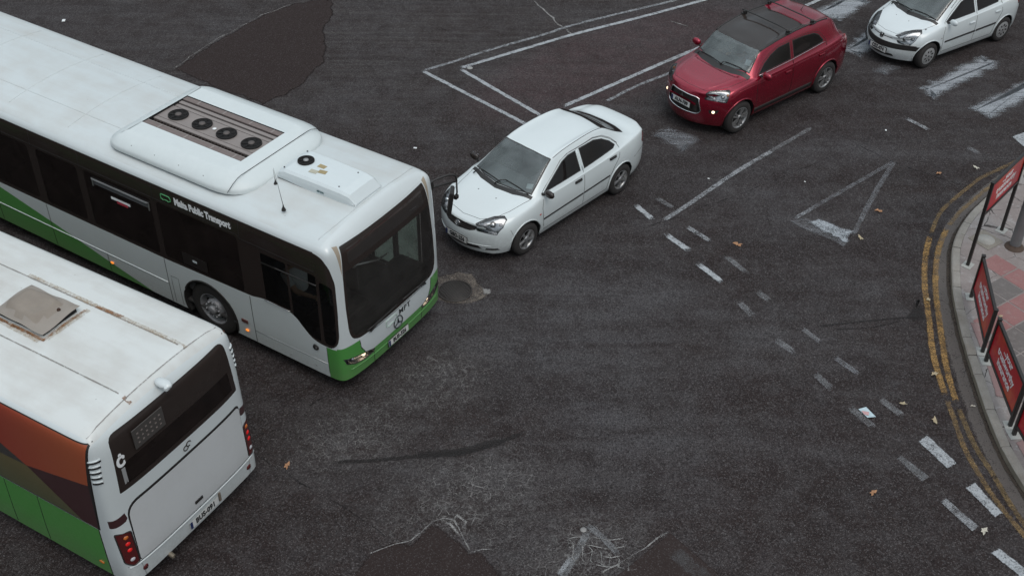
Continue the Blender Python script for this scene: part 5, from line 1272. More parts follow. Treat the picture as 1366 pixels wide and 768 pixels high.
    n = len(outer); prof = ((0, 2.76), (0, 2.805), (.02, 2.845), (.15, 2.92), (.26, 2.966), (.30, 2.975)); V = []; F = []
    for t_, z in prof: V += [(p[0], p[1], z - .05 * max(0, (p[0] + 2.4) / .5) * (1 if t_ > .05 else .3)) for p in offset2(outer, t_)]
    for i in range(len(prof) - 1):
        for k in range(n): F.append([i * n + k, i * n + (k + 1) % n, (i + 1) * n + (k + 1) % n, (i + 1) * n + k])
    a._add(V, F, 0, True)
    # top plate with rectangular hole: bridge last ring to the well rim
    ring = offset2(outer, .30); rim = [(gx0, gy0), (gx1, gy0), (gx1, gy1), (gx0, gy1)]
    t = bmesh.new(); rv = [t.verts.new((p[0], p[1], 2.975 - .05 * max(0, (p[0] + 2.4) / .5))) for p in ring]; hv = [t.verts.new((x, y, 2.975)) for x, y in rim]
    V = [v.co.copy() for v in rv] + [Vector((min(max(v.co.x, gx0), gx1), min(max(v.co.y, gy0), gy1), 2.975)) for v in rv]
    a._add(V, [[k, (k + 1) % n, n + (k + 1) % n, n + k] for k in range(n)], 0); t.free()
    for k in range(4):
        p, q = rim[k], rim[(k + 1) % 4]; a.quad([(p[0], p[1], 2.975), (q[0], q[1], 2.975), (q[0], q[1], 2.86), (p[0], p[1], 2.86)], 1)
    for x in (-4.15, -3.66, -3.16, -2.66): a.lathe([(.0, .012), (.013, .010), (.016, 0)], Matrix.Translation((x, -.985, 2.875)), 10, 2)
    a.tube([(-2.13, y, 2.948) for y in (-.76, -.5, 0, .5, .76)], .005, 6, 2)
    a.tube([(-2.13, y, z) for y, z in ((-.76, 2.946), (-.82, 2.938), (-.93, 2.893), (-1.06, 2.815))], .005, 6, 2)
    a.tube([(-2.13, y, z) for y, z in ((.76, 2.946), (.82, 2.938), (.93, 2.893), (1.06, 2.815))], .005, 6, 2)
    sh.extra.box((-3.3, 0, 2.785), (2.5, 1.9, .03), mi=0)
    ac = a.build('air_conditioner', [simple('roof_unit_white', (.62, .67, .67), .4, var=.05), M['under'], M['ink']], root)
    g = MB(); BR = simple('condenser_brown', (.17, .135, .125), .6, var=.25, sc=20); BR2 = simple('condenser_dark', (.045, .032, .028), .7, var=.3, sc=30); BR3 = simple('condenser_rail', (.27, .235, .22), .5, .2, var=.15)
    g.box(((gx0 + gx1) / 2, 0, 2.875), (gx1 - gx0, gy1 - gy0, .03), mi=1)
    g.box(((gx0 + gx1) / 2, -.01, 2.915), (gx1 - gx0, .36, .05), mi=2, bev=.006)
    for y, w_, z, m in ((.42, .10, 2.95, 0), (.31, .07, 2.935, 2), (.22, .07, 2.92, 2), (-.24, .07, 2.93, 2), (-.44, .09, 2.95, 0), (-.38, .02, 2.95, 2)): g.box(((gx0 + gx1) / 2, y, z), (gx1 - gx0 - .02, w_, .03), mi=m, bev=.004)
    for k in range(30):
        x = gx0 + .05 + k * (gx1 - gx0 - .1) / 29; g.box((x, -.32, 2.90), (.012, .10, .05), mi=1); g.box((x, .165, 2.90), (.012, .05, .05), mi=1)
    for x in (-4.1, -3.55, -3.0, -2.55):
        for y in (.42, -.44): g.box((x, y, 2.962), (.03, .09, .012), mi=2)
    g.lathe([(0, .003), (.03, .002), (.032, 0)], Matrix.Translation((-3.36, -.01, 2.957)), 16, 3)
    g.build('condenser', [BR, BR2, BR3, M['white_ink']], ac)
    def fan(par, x, y, z, r, m_hub):
        f = MB(); Q = Matrix.Translation((x, y, z)); f.lathe([(r + .012, .0), (r + .012, .022), (r, .026), (r - .004, .006), (0, .006)], Q, 32, 0)
        for k in range(7):
            t = 2 * math.pi * k / 7; f.box((0, 0, 0), (r * .62, r * .34, .006), mat=Q @ Matrix.Rotation(t, 4, 'Z') @ Matrix.Translation((r * .60, 0, .014)) @ Matrix.Rotation(R(10), 4, 'X'), mi=0)
        for rr in (.55, .8): f.tube([(x + r * rr * math.cos(t), y + r * rr * math.sin(t), z + .024) for t in [2 * math.pi * k / 28 for k in range(28)]], .0028, 4, 0, closed=True)
        f.lathe([(r * .34, .02), (r * .32, .032), (0, .036)], Q, 20, 1); return f.build('fan', [M['under'], m_hub], par)
    hubm = simple('fan_hub', (.10, .085, .08), .6)
    for x in (-4.13, -3.62, -3.11, -2.60): fan(ac, x, -.01, 2.942, .150, hubm)
    # small front unit
    u = MB(); prof2 = [(-1.80, 2.84), (-1.78, 2.94), (-1.68, 2.975), (-1.2, 2.985), (-.62, 2.975), (-.48, 2.95), (-.37, 2.83), (-.37, 2.80)]
    V = []; F = []; yy = (-.345, -.33, -.29, 0, .29, .33, .345); dz = (-.09, -.03, 0, .008, 0, -.03, -.09)
    for x, z in prof2:
        tp = 1 - .10 * max(0, (x + .75) / .4) if x > -.75 else 1
        for y, d in zip(yy, dz): V.append((x, y * tp, max(2.80, z + (d if z > 2.86 else d * .2))))
    m_ = len(yy)
    for i in range(len(prof2) - 1):
        for k in range(m_ - 1): F.append([i * m_ + k, i * m_ + k + 1, (i + 1) * m_ + k + 1, (i + 1) * m_ + k])
    u._add(V, F, 0, False)
    for sg in (1, -1):
        V = [(x, sg * .345 * (1 - .10 * max(0, (x + .75) / .4) if x > -.75 else 1), max(2.80, z - (.09 if z > 2.86 else .02))) for x, z in prof2]; W_ = [(v[0], v[1], 2.80 if v[0] > -1.3 else 2.825) for v in V]
        u._add(V + W_, [[k, k + 1, len(V) + k + 1, len(V) + k] for k in range(len(V) - 1)], 0)
    u.quad([(-1.80, -.345, 2.76), (-1.80, .345, 2.76), (-1.80, .345, 2.86), (-1.80, -.345, 2.86)], 0)
    u.box((-1.08, 0, 2.80), (1.40, .62, .06), mi=1)
    for x, y in ((-1.72, -.26), (-1.72, .26), (-.72, .22), (-.72, -.22)): u.lathe([(0, .012), (.011, .010), (.013, 0)], Matrix.Translation((x, y, 2.975)), 8, 2)
    un = u.build('roof_ventilator', [simple('ventilator_white', (.63, .685, .695), .35, var=.04), M['black'], M['ink']], root)
    fan(un, -1.55, .03, 2.986, .115, M['hub_grey'])
    s_ = MB()
    for x, y, r_, m in ((-1.25, .04, 0, 0), (-1.15, -.07, .2, 0), (-1.27, -.13, .1, 1)): s_.box((x, y, 2.9915), (.13, .085, .003), r_, mi=m)
    s_.build('warning_label', [simple('tan_label', (.34, .27, .14), .6, var=.3), simple('pale_label', (.44, .42, .33), .6)], un)
    lettering('aircon', .05, simple('teal_ink', (.03, .10, .11), .5), frame((-.98, -.3475, 2.86), (1, 0, 0), (0, 0, 1)), un, bold=.002)
    for x, y, dx, dy in ((-1.73, -.47, -.06, .03), (-1.20, -.90, -.30, .20)):
        e = MB(); z = 2.775; e.lathe([(.035, 0), (.03, .02), (.012, .06), (.006, .10), (0, .1)], Matrix.Translation((x, y, z)), 14, 0)
        k = 1.0 if dx < -.1 else .5; e.tube([(x, y, z + .08), (x + dx * .5 * k, y + dy * .5 * k, z + .30 * k), (x + dx * k, y + dy * k, z + .50 * k)], [.005, .003, .0015], 5); e.build('aerial', M['black'], root)
    for ln in ([(-.40, -1.1), (-.36, -.7), (-.34, 0), (-.36, .7), (-.40, 1.1)],): sh.rib(ln, 'z', 1, .006, 6, .002)
    for ln in ([(-11.5, .62), (-4.8, .62)], [(-11.5, -.62), (-4.8, -.62)]): sh.rib(ln, 'z', 1, .006, 6, .001, step=.5)
    for x in (-10.2, -8.6, -7.0, -5.6): sh.rib([(x, -1.0), (x, -.5), (x, .5), (x, 1.0)], 'z', 1, .006, 6, .001)
    # mirrors
    e = MB()
    A = [(-.20, 1.24, 2.42), (-.16, 1.34, 2.44), (-.06, 1.58, 2.44), (.00, 1.66, 2.40), (.01, 1.67, 2.30)]; B_ = [(-.18, 1.24, 2.32), (-.16, 1.34, 2.32), (.01, 1.67, 2.30)]
    e.tube(spline(A, .05), .016, 8); e.tube(B_, .016, 8); e.box((-.19, 1.27, 2.37), (.07, .07, .16), bev=.015)
    e.tube([(.01, 1.67, 2.30), (.015, 1.67, 2.10), (.01, 1.66, 2.0)], .014, 8); e.box((.01, 1.65, 2.02), (.06, .08, .07), bev=.015)
    mr = e.build('wing_mirror', M['black'], root)
    e = MB(); e.box((0, 0, 0), (.07, .24, .44), mat=Matrix.Translation((-.03, 1.56, 1.98)) @ Matrix.Rotation(R(33), 4, 'Z') @ Matrix.Rotation(R(8), 4, 'Y'), bev=.03); e.box((-.037, 0, 0), (.004, .18, .38), mat=Matrix.Translation((-.06, 1.54, 1.98)) @ Matrix.Rotation(R(33), 4, 'Z') @ Matrix.Rotation(R(8), 4, 'Y'), mi=1); e.build('mirror_head', [M['black'], M['chrome']], mr)
    # wipers, cab fittings
    e = MB()
    for y0, y1 in ((-.75, -.05), (.78, .10)):
        P = [front_point(sh, y0 + (y1 - y0) * k / 6, 1.0 + .03 * k / 6, .03) for k in range(7)]; e.tube(P, .011, 6); e.tube([front_point(sh, y0 + (y1 - y0) * .1, .93, .02), front_point(sh, (y0 + y1) / 2, 1.02, .04)], [.018, .009], 6)
    e.build('wiper', M['black'], root)
    sh.finish()
    c = MB(); CM = simple('cab_dark', (.030, .026, .025), .75); CF = simple('bus_floor', (.05, .048, .047), .85)
    c.box((-6, 0, .43), (11.6, 2.44, .04), mi=1); c.box((-.45, 0, .80), (.62, 2.2, .38), bev=.10, mi=0); c.box((-.62, -.62, .98), (.55, .9, .16), bev=.05, mi=0)
    c.box((-1.9, -.65, 1.25), (.05, 1.15, 1.55), bev=.01, mi=0); c.box((-1.25, -.06, .95), (1.2, .05, 1.0), bev=.01, mi=0)
    c.box((-11.7, 0, 1.3), (.3, 2.3, 1.7), mi=0)
    cab = c.build('cab_interior', [CM, CF], root)
    c = MB(); cx, cy, cz = -.80, -.62, 1.17
    c.tube([(cx + .235 * math.sin(t) * .80, cy + .235 * math.cos(t), cz + .235 * math.sin(t) * .55) for t in [2 * math.pi * k / 28 for k in range(28)]], .017, 8, closed=True)
    c.tube([(cx, cy - .23, cz), (cx, cy + .23, cz)], .014, 6); c.tube([(cx, cy, cz), (cx + .16, cy, cz - .30)], [.05, .04], 8); c.build('steering_wheel', M['black'], root)
    c = MB(); c.tube([(-.22, -.62, 2.02), (-.20, -.10, 1.80), (-.20, .12, 1.78)], [.022, .016, .012], 8); c.sphere((-.22, -.62, 2.02), .045, (1, 1, 1), 0, 10); c.build('visor_arm', M['silver'], root)
    c = MB(); c.box((-1.30, -.62, .92), (.50, .50, .14), bev=.05); c.box((0, 0, 0), (.13, .48, .72), mat=Matrix.Translation((-1.60, -.62, 1.28)) @ Matrix.Rotation(R(-10), 4, 'Y'), bev=.05); c.box((-1.68, -.62, 1.72), (.09, .26, .18), bev=.035); c.box((-1.32, -.62, .64), (.40, .42, .42), bev=.03); c.build('driver_seat', simple('cab_seat', (.045, .05, .06), .85), root)
    for x in (-3.0, -3.8, -4.6, -5.4, -6.2, -7.0, -7.8, -8.6, -9.4):
        for sy in (-.78, .78):
            if x in (-5.4, -6.2) and sy > 0: continue
            c = MB(); seat(c, x, sy, .62, .82, head=False, tall=.60); c.build('passenger_seat', M['seat_grey'], root)
    YM = simple('handrail_yellow', (.45, .33, .04), .4)
    for x, y in ((-2.1, .25), (-3.6, -.32), (-3.6, .32), (-5.2, -.32), (-5.0, .9), (-6.8, .32)): c = MB(); c.tube([(x, y, .45), (x, y, 2.6)], .018, 8); c.build('handrail', YM, root)
    # driver
    person('person', 'bus driver in a white short-sleeved shirt seated at the wheel', root, (-1.30, -.62, 1.00), (.50, .33, .22), M['shirt_white'], M['trousers'], [(-.92, -.80, 1.24), (-.84, -.44, 1.24)])
    return root

def person(name, label, veh, hip, skin, shirt, trousers, hands, hair=(.02, .015, .012), recl=.16):
    """seated figure; hip in vehicle space, facing +x"""
    Mv = Matrix.Translation(veh.location) @ Matrix.Rotation(veh.rotation_euler.z, 4, 'Z')
    top = empty(name, Mv @ Vector(hip) - Vector((0, 0, .12)), veh.rotation_euler.z); tag(top, label, 'person', 'drivers')
    off = Vector((0, 0, .12))
    def skinned(nodes, edges, nm, mat, par):
        me = bpy.data.meshes.new(nm); me.from_pydata([tuple(Vector(p) + off) for p, r in nodes], edges, []); o = bpy.data.objects.new(nm, me); COL.objects.link(o)
        md = o.modifiers.new('k', 'SKIN'); md.use_smooth_shade = True; o.modifiers.new('s', 'SUBSURF').levels = 2; o.modifiers['s'].render_levels = 2
        for v, (p, r) in zip(me.skin_vertices[0].data, nodes): v.radius = (r, r) if not isinstance(r, tuple) else r
        me.skin_vertices[0].data[0].use_root = True
        bpy.context.view_layer.update(); m2 = bpy.data.meshes.new_from_object(o.evaluated_get(bpy.context.evaluated_depsgraph_get())); bpy.data.objects.remove(o); bpy.data.meshes.remove(me)
        m2.materials.clear(); m2.materials.append(mat); m2.shade_smooth(); q = bpy.data.objects.new(nm, m2); COL.objects.link(q); q.parent = par; return q
    H = [Vector(h) - Vector(hip) for h in hands]; b_ = -recl
    sk = simple('skin', skin, .55, var=.06)
    sh_r, sh_l = Vector((b_ * .9, -.19, .46)), Vector((b_ * .9, .19, .46))
    def elbow(s_, h_, o_): m = (s_ + h_) / 2; return m + Vector((-.02, .05 * o_, -.11))
    er, el = elbow(sh_r, H[0], -1), elbow(sh_l, H[1], 1)
    nodes = [((0, 0, .0), .13), ((b_ * .5, 0, .22), .12), ((b_ * .85, 0, .42), .13), ((b_ * .85, 0, .54), .055), ((b_ * .8 + .02, 0, .60), .055), ((b_ * .8 + .04, 0, .68), .088), ((b_ * .8 + .03, 0, .76), .080),
             (sh_r, .065), (er, .042), (H[0], .030), (sh_l, .065), (el, .042), (H[1], .030), ((.06, -.11, -.02), .09), ((.44, -.14, .02), .07), ((.46, -.14, -.40), .045), ((.06, .11, -.02), .09), ((.44, .14, .02), .07), ((.46, .14, -.40), .045)]
    E_ = [(0, 1), (1, 2), (2, 3), (3, 4), (4, 5), (5, 6), (2, 7), (7, 8), (8, 9), (2, 10), (10, 11), (11, 12), (0, 13), (13, 14), (14, 15), (0, 16), (16, 17), (17, 18)]
    body = skinned(nodes, E_, 'body', sk, top)
    sm = .35; hr_ = sh_r.lerp(er, .75); hl_ = sh_l.lerp(el, .75)
    skinned([((0, 0, -.02), .145), ((b_ * .5, 0, .22), .137), ((b_ * .85, 0, .41), .145), ((b_ * .85, 0, .51), .075), (sh_r + Vector((0, -.005, 0)), .080), (hr_, .062), (sh_l, .080), (hl_, .062)], [(0, 1), (1, 2), (2, 3), (2, 4), (4, 5), (2, 6), (6, 7)], 'shirt', shirt, top)
    skinned([((0, 0, -.02), .15), ((.06, -.11, -.02), .105), ((.44, -.14, .02), .085), ((.46, -.14, -.36), .06), ((.06, .11, -.02), .105), ((.44, .14, .02), .085), ((.46, .14, -.36), .06)], [(0, 1), (1, 2), (2, 3), (0, 4), (4, 5), (5, 6)], 'trousers', trousers, top)
    hc = Vector((b_ * .8 + .02, 0, .71)) + off; e = MB(); e.sphere(hc + Vector((-.022, 0, .028)), .5, (.21, .178, .20), 0, 20)
    e.build('hair', simple('hair', hair, .8), top)
    e = MB(); fc = hc + Vector((.105, 0, -.02)); e.sphere(fc + Vector((.002, 0, -.005)), .5, (.035, .026, .045), 0, 8)
    for s2 in (1, -1): e.sphere(hc + Vector((-.0, s2 * .092, -.02)), .5, (.035, .02, .055), 0, 8)
    e.build('face', sk, top)
    for h_ in H:
        e = MB(); c = h_ + off; e.sphere(c + Vector((.02, 0, .0)), .5, (.085, .075, .035), 0, 10)
        for k in range(4): yk = (k - 1.5) * .019; ln = (.062, .072, .068, .052)[k]; e.tube([c + Vector((.045, yk, .010)), c + Vector((.045 + ln * .5, yk, .014)), c + Vector((.045 + ln * .75, yk, -.012)), c + Vector((.04 + ln * .45, yk, -.030))], [.0095, .009, .008, .007], 6)
        sg = 1 if h_.y < 0 else -1; e.tube([c + Vector((.0, sg * .03, .0)), c + Vector((.03, sg * .048, -.006)), c + Vector((.05, sg * .044, -.018))], [.012, .010, .008], 6); e.build('hand', sk, top)
    return top
M['shirt_white'] = simple('white_shirt', (.62, .66, .67), .8, var=.05); M['trousers'] = simple('dark_trousers', (.03, .032, .04), .85); M['shirt_pale'] = simple('pale_shirt', (.42, .40, .38), .8, var=.08)
M['glass_cab'] = glass('cab_glass', (.50, .50, .48), .8, base=.03, film=(.1, .1, .1))
def old_bus():
    root = empty('city_bus', (-4.094, 10.534, 0), R(330.09)); tag(root, 'white bus seen from behind with orange and green side and rusty roof hatch', 'bus', 'city buses side by side')
    L = 12.0; sf = (.05, .04, 0, -.02, -.05, -.08, -.12, -.13, -.14, -.14)
    rows, X = bus_rows(L, 1.245, .27, 2.78, sf, 0, crown=.045)
    bm = make_shell(rows, 6, [.03, .05, .035, .0, -.03, -.08], [-L] * 6, level=2, fit=False, top_pow=6)
    wrap = lambda n, c: simple(n, c, .35, var=.10, sc=3, coat=.7)
    OR = N('orange_wrap'); z_ = OR.n.new('ShaderNodeSeparateXYZ'); OR.t.links.new(OR.O, z_.inputs[0]); OR.set(color=OR.mix(OR.mr(z_.outputs[0], -2.4, -.5), (.27, .026, .022), (.34, .080, .032)), rough=.4, coat=.6)
    OL = N('olive_wrap'); z_ = OL.n.new('ShaderNodeSeparateXYZ'); OL.t.links.new(OL.O, z_.inputs[0]); OL.set(color=OL.mix(OL.mr(z_.outputs[2], 1.2, 1.75), (.085, .088, .045), (.13, .105, .045)), rough=.4, coat=.6)
    sh = Shell(bm, [BW, M['black'], M['under'], BG, M['gloss_black'], M['silver'], RO2, OR.m, wrap('maroon_wrap', (.050, .018, .020)), OL.m, wrap('dark_wrap', (.045, .043, .040))], root)
    for sg in (-1, 1):
        sh.mark([(-.15, 2.655), (-.30, 1.16), (-11.8, 1.16), (-11.8, 2.655)], 'y', sg, 1, lim=.1)
        sh.mark([(-.175, 2.64), (-.29, 1.96), (-1.4, 1.71), (-2.6, 2.28), (-3.4, 2.64)], 'y', sg, 7, lim=.1)
        sh.mark([(-.29, 1.96), (-.325, 1.175), (-.60, 1.175), (-1.4, 1.71)], 'y', sg, 8, lim=.1)
        sh.mark([(-1.4, 1.71), (-.60, 1.175), (-11.7, 1.175), (-11.7, 1.72), (-1.9, 1.68)], 'y', sg, 9, lim=.1)
        sh.mark([(-1.4, 1.71), (-1.9, 1.68), (-11.7, 1.72), (-11.7, 2.64), (-3.4, 2.64), (-2.6, 2.28)], 'y', sg, 10, lim=.1)
        sh.mark([(-.33, .2), (-.33, 1.15), (-11.9, 1.15), (-11.9, .2)], 'y', sg, 3, lim=.1)
        for x in (-1.40, -2.0, -3.0): sh.rib([(x - .04, .30), (x, 1.14)], 'y', sg, .005, 2)
        sh.rib([(-.335, .30), (-.33, 1.15), (-.16, 2.66)], 'y', sg, .007, 1, .001); sh.rib([(-11.8, 1.165), (-.32, 1.165)], 'y', sg, .006, 1, .0, step=.5)
        e = MB(); e.sphere((-.47, sg * 1.245, .46), .5, (.09, .02, .05), 0); e.build('side_marker', M['amber'], root)
        # louvres on the corner post
        lv = MB()
        for k in range(5):
            z = 2.06 + k * .082; P = []
            for t in range(6):
                h, n = sh.hit('y', sg, -.185 + t * .020, z + .004 * t)
                if h is not None: P.append(h + n * .004)
            if len(P) > 2: lv.tube([p + Vector((0, 0, .012)) for p in P], .012, 6, 0); lv.tube([p - Vector((0, 0, .012)) for p in P], .014, 6, 1)
        lv.build('louvre', [BW, M['under']], root)
        # tail lamps
        q = roundpoly([(sg * 1.215, 1.17), (sg * 1.04, 1.13), (sg * 1.035, .58), (sg * 1.12, .555), (sg * 1.205, .64)], .03)
        fs = sh.cut(q, 'x', 1, lim=.02); L_ = sh.take(fs, 'tail_light', M['dark_red'])
        sh.rib(q, 'x', 1, .010, 1, closed=True)
        for z, m in ((1.06, 'lit_amber_dim'), (.95, 'lit_red'), (.84, 'lit_red'), (.67, 'bulb')):
            h = front_point(sh, sg * 1.11, z, .0); e = MB(); e.sphere(h - Vector((.018, 0, 0)), .5, (.06, .085, .075), 0, 14); e.build('lamp', M[m], L_)
        sh.mark([(sg * 1.225, 1.40), (sg * 1.05, 1.45), (sg * 1.03, 1.35), (sg * 1.06, 1.31), (sg * 1.225, 1.27)], 'x', 1, 8, lim=.02)
        e = MB(); h = front_point(sh, sg * .99, .41, .002); e.lathe([(.0, .012), (.038, .010), (.044, 0)], Matrix.Translation(h) @ Matrix.Rotation(R(90), 4, 'Y'), 20, 0); e.build('reflector', M['dark_red'], root)
        sh.rib([(sg * 1.03, .56), (sg * 1.0, .28)], 'x', 1, .004, 5)
    # rear window
    w_ = roundpoly([(-1.03, 1.765), (1.07, 1.765), (1.03, 2.615), (-.96, 2.615)], [.02, .02, .12, .12], 4)
    fs = sh.cut(w_, 'x', 1, lim=.05)
    for f in fs: f.material_index = 4
    for poly in ([(-.90, 1.84), (.98, 1.84), (.96, 2.16), (-.88, 2.16)],): sh.take(sh.cut(poly, 'x', 1, lim=.05), 'rear_window', M['glass_bus'], off=-.004)
    dp = MB(); dp.box((.012, -.43, 2.375), (.012, .50, .29), mi=0, bev=.002)
    for r_ in range(3):
        for k in range(6): dp.box((.021, -.61 + k * .072, 2.30 + r_ * .07), (.004, .026, .018), mi=1)
    for m_ in dp.bm.verts: m_.co.x -= .03 * (m_.co.z - 1.9)
    dp.build('route_display', [simple('display_grey', (.062, .056, .052), .5), simple('display_dot', (.20, .17, .155), .5)], root)
    h = front_point(sh, -.90, 2.20, .004); lettering('\u010a', .19, M['white_ink'], frame(h, (0, 1, 0), (-.05, 0, 1)), root, bold=.012)
    e = MB(); h = front_point(sh, -.905, 1.98, .002); e.box(h, (.004, .055, .25)); e.build('sticker', simple('grey_strip', (.30, .30, .30), .6), root)
    # engine cover
    P0 = roundpoly([(-1.03, .575), (1.03, .575), (1.04, 1.555), (-1.02, 1.555)], [.04, .04, .10, .22], 6)
    for f in sh.cut(P0, 'x', 1, lim=.1): f.material_index = 1
    P1 = roundpoly([(-1.022, .583), (1.022, .583), (1.030, 1.515), (-.995, 1.515)], [.04, .04, .09, .19], 6)
    fs = sh.cut(P1, 'x', 1, lim=.1); sh.take(fs, 'engine_cover', [paint('engine_cover_white', (.60, .615, .62), .25)], off=.004)
    e = MB(); e.box(front_point(sh, .02, .70, .008), (.02, .14, .045), bev=.004, mi=0); e.build('cover_handle', M['black'], root)
    h = front_point(sh, .05, 1.66, .006); Q = frame(h, (0, 1, 0), (-.02, 0, 1)); e = MB()
    for s2 in (1, -1): e.tube([Q @ Vector((s2 * (.028 + .040 * math.cos(t)), s2 * .016 + .036 * math.sin(t), 0)) for t in [math.pi * (.1 + 1.5 * k / 12) + (math.pi if s2 < 0 else 0) for k in range(13)]], .0075, 6)
    e.build('badge', M['gloss_black'], root)
    plate(root, front_point(sh, .06, .40, .014), (0, 1, 0), (0, 0, 1), 'BUS-091', w_=.54, h_=.125, frame_mi=False)
    e = MB(); e.box(front_point(sh, .37, .42, .01), (.02, .035, .15), bev=.004); e.build('plate_lamp', simple('worn_bracket', (.16, .13, .10), .6), root)
    sh.rib([(-1.19, .565), (-.6, .56), (0, .558), (.6, .56), (1.19, .565)], 'x', 1, .005, 1); sh.rib([(-1.18, .54), (-.6, .535), (0, .533), (.6, .535), (1.18, .54)], 'x', 1, .018, 0, -.004)
    e = MB(); e.tube([(-.10, -.60, .27), (.06, -.60, .24), (.09, -.60, .23)], .035, 10, 0, cap=False); e.build('exhaust_pipe', simple('exhaust', (.20, .17, .13), .5, .5, var=.4), root)
    arches(sh, (-3.3, -9.1), .48, .56, 1.22, .45, lip=.016, mi_body=1)
    sh.mark([(-12.2, -1.15), (-.14, -1.15), (-.14, 1.15), (-12.2, 1.15)], 'z', 1, 6, lim=.5, dep=2.5)
    sh.extra.box((-6, 0, .36), (11.5, 2.2, .10), mi=2)
    SL = worn('roof_seam', (.30, .28, .26), .46, .74)
    def roofline(pts, w__, mat, name='roof_seam', dz=.004):
        P = [p for p in (sh.hit('z', 1, x, y)[0] for x, y in [(q.x, q.y) for q in spline([(a, b, 0) for a, b in pts], .15)])]; bm2 = bmesh.new(); lay = bm2.verts.layers.float.new('edge'); prev = None
        P2 = [(p.x, p.y) for p in P]; cs = [offset2(P2, d, False) for d in (w__ / 2, w__ * .3, -w__ * .3, -w__ / 2)]
        for i in range(len(P)):
            row = []
            for j in range(4): v = bm2.verts.new((cs[j][i][0], cs[j][i][1], P[i].z + dz)); v[lay] = 1 if j in (1, 2) else 0; row.append(v)
            if prev:
                for j in range(3): bm2.faces.new((prev[j], prev[j + 1], row[j + 1], row[j]))
            prev = row
        bmesh.ops.recalc_face_normals(bm2, faces=list(bm2.faces)); return link(name, bm2, mat, root)
    roofline([(-.24, .55), (-3.0, .55), (-11.5, .55)], .030, SL); roofline([(-.22, -.47), (-3.0, -.46), (-11.5, -.46)], .026, SL)
    roofline([(-.26, 1.12), (-.25, .5), (-.24, 0), (-.23, -.6), (-.22, -1.13)], .022, SL); roofline([(-.24, .57), (-3, .58)], .09, RUSTL, 'rust_stain', .006)
    roofline([(-.16, -.47), (-.26, -.475)], .07, RUST, 'rust_stain', .008); roofline([(-1.3, .585), (-1.75, .56)], .06, RUST, 'rust_stain', .008)
    for x in (-4.5, -6.5): roofline([(x, -1.0), (x, 1.0)], .022, SL)
    # roof hatch
    hx0, hx1, hy0, hy1 = -2.70, -1.84, -.23, .38; z = 2.815
    for a_, b_, c_, d__, m in ((hx0 - .03, hx1 + .05, hy0 - .03, hy0 - .03, RUST), (hx1 + .035, hx1 + .035, hy0 - .05, hy1 + .05, RUST), (hx0, hx1, hy0 - .05, hy0 - .07, RUSTL), (hx1 + .06, hx1 + .07, hy0, hy1 + .08, RUSTL)):
        roofline([(a_, c_), ((a_ + b_) / 2 + .001, (c_ + d__) / 2 + .001), (b_, d__)], .06 if m is RUST else .10, m, 'rust_stain', .009)
    e = MB(); e.box(((hx0 + hx1) / 2, (hy0 + hy1) / 2, z + .025), (hx1 - hx0 - .06, hy1 - hy0 - .06, .05), mi=1)
    nx_, ny_ = 18, 14; V = []; F = []
    for i in range(nx_ + 1):
        for j in range(ny_ + 1):
            u, v = i / nx_, j / ny_; x = hx0 - .01 + (hx1 - hx0 + .02) * u; y = hy0 - .01 + (hy1 - hy0 + .02) * v
            ed_ = min(u, 1 - u, v, 1 - v); zz = z + .100 - (.028 if ed_ < .001 else (.006 if ed_ < .08 else 0))
            du, dv = (u - .45) / .36, (v - .50) / .40; r2 = max(abs(du), abs(dv)) ** 2 * .6 + (du * du + dv * dv) * .4
            if r2 < 1: zz += .085 * min(1, (1 - r2) * 4.0)
            zz += .014 * math.sin(u * 5 + v * 3) + .008 * math.sin(u * 13 - v * 7); V.append((x, y, zz))
    HM = .0
    for i in range(nx_):
        for j in range(ny_): k = i * (ny_ + 1) + j; F.append([k, k + 1, k + ny_ + 2, k + ny_ + 1])
    _, hf = e._add(V, F, 0, True)
    for f_ in hf:
        c_ = f_.calc_center_median(); du, dv = ((c_.x - hx0) / (hx1 - hx0) - .45) / .36, ((c_.y - hy0) / (hy1 - hy0) - .5) / .40
        if max(abs(du), abs(dv)) ** 2 * .6 + (du * du + dv * dv) * .4 < 1.05: f_.material_index = 4; e.lathe([(.0, .02), (.02, .018), (.026, 0)], Matrix.Translation((-1.98, .18, z + .105)), 12, 2)
    for y in (-.12, .05, .22): pass
    for x in (-2.55, -2.35, -2.1): e.tube([(x, hy0 - .035, z + .012), (x + .06, hy0 - .03, z + .03), (x + .12, hy0 - .035, z + .012)], .008, 6, 3)
    HB = N('hatch_beige'); n = HB.noise(4, 6, .7, HB.O); f = HB.noise(25, 4, .7, HB.O)
    HB.set(color=HB.mix(HB.mr(f, .62, .8, 0, .5), HB.mix(n, (.33, .295, .26), (.24, .21, .18)), (.14, .10, .07)), rough=.7)
    e.build('roof_hatch', [HB.m, M['under'], simple('rusty_bolt', (.09, .045, .03), .7), simple('rusty_clip', (.25, .12, .05), .7), simple('hatch_dome', (.25, .215, .18), .75, var=.2, sc=6)], root)
    # camera housing on the roof edge
    e = MB(); e.sphere((-.06, -.03, 2.755), .5, (.26, .15, .09), 0, 16); e.box((.03, -.05, 2.745), (.05, .11, .06), .1, bev=.02); e.build('rear_camera', BW, root)
    sh.finish()
    for x in (-3.3, -9.1):
        for sg in (1, -1): wheel(root, x, sg * 1.05, .48, .48, .29, 'bus', .29)
    c = MB(); c.box((-6, 0, 1.0), (11.4, 2.3, .04), mi=1); c.box((-.55, 0, 1.5), (.5, 2.2, .4), bev=.08, mi=0)
    for sy in (-.8, -.27, .27, .8): c.box((0, 0, 0), (.12, .46, .6), mat=Matrix.Translation((-.65, sy, 1.85)) @ Matrix.Rotation(R(8), 4, 'Y'), bev=.04, mi=2)
    c.build('bus_interior', [M['inside'], M['under'], M['seat_grey']], root)
    return root
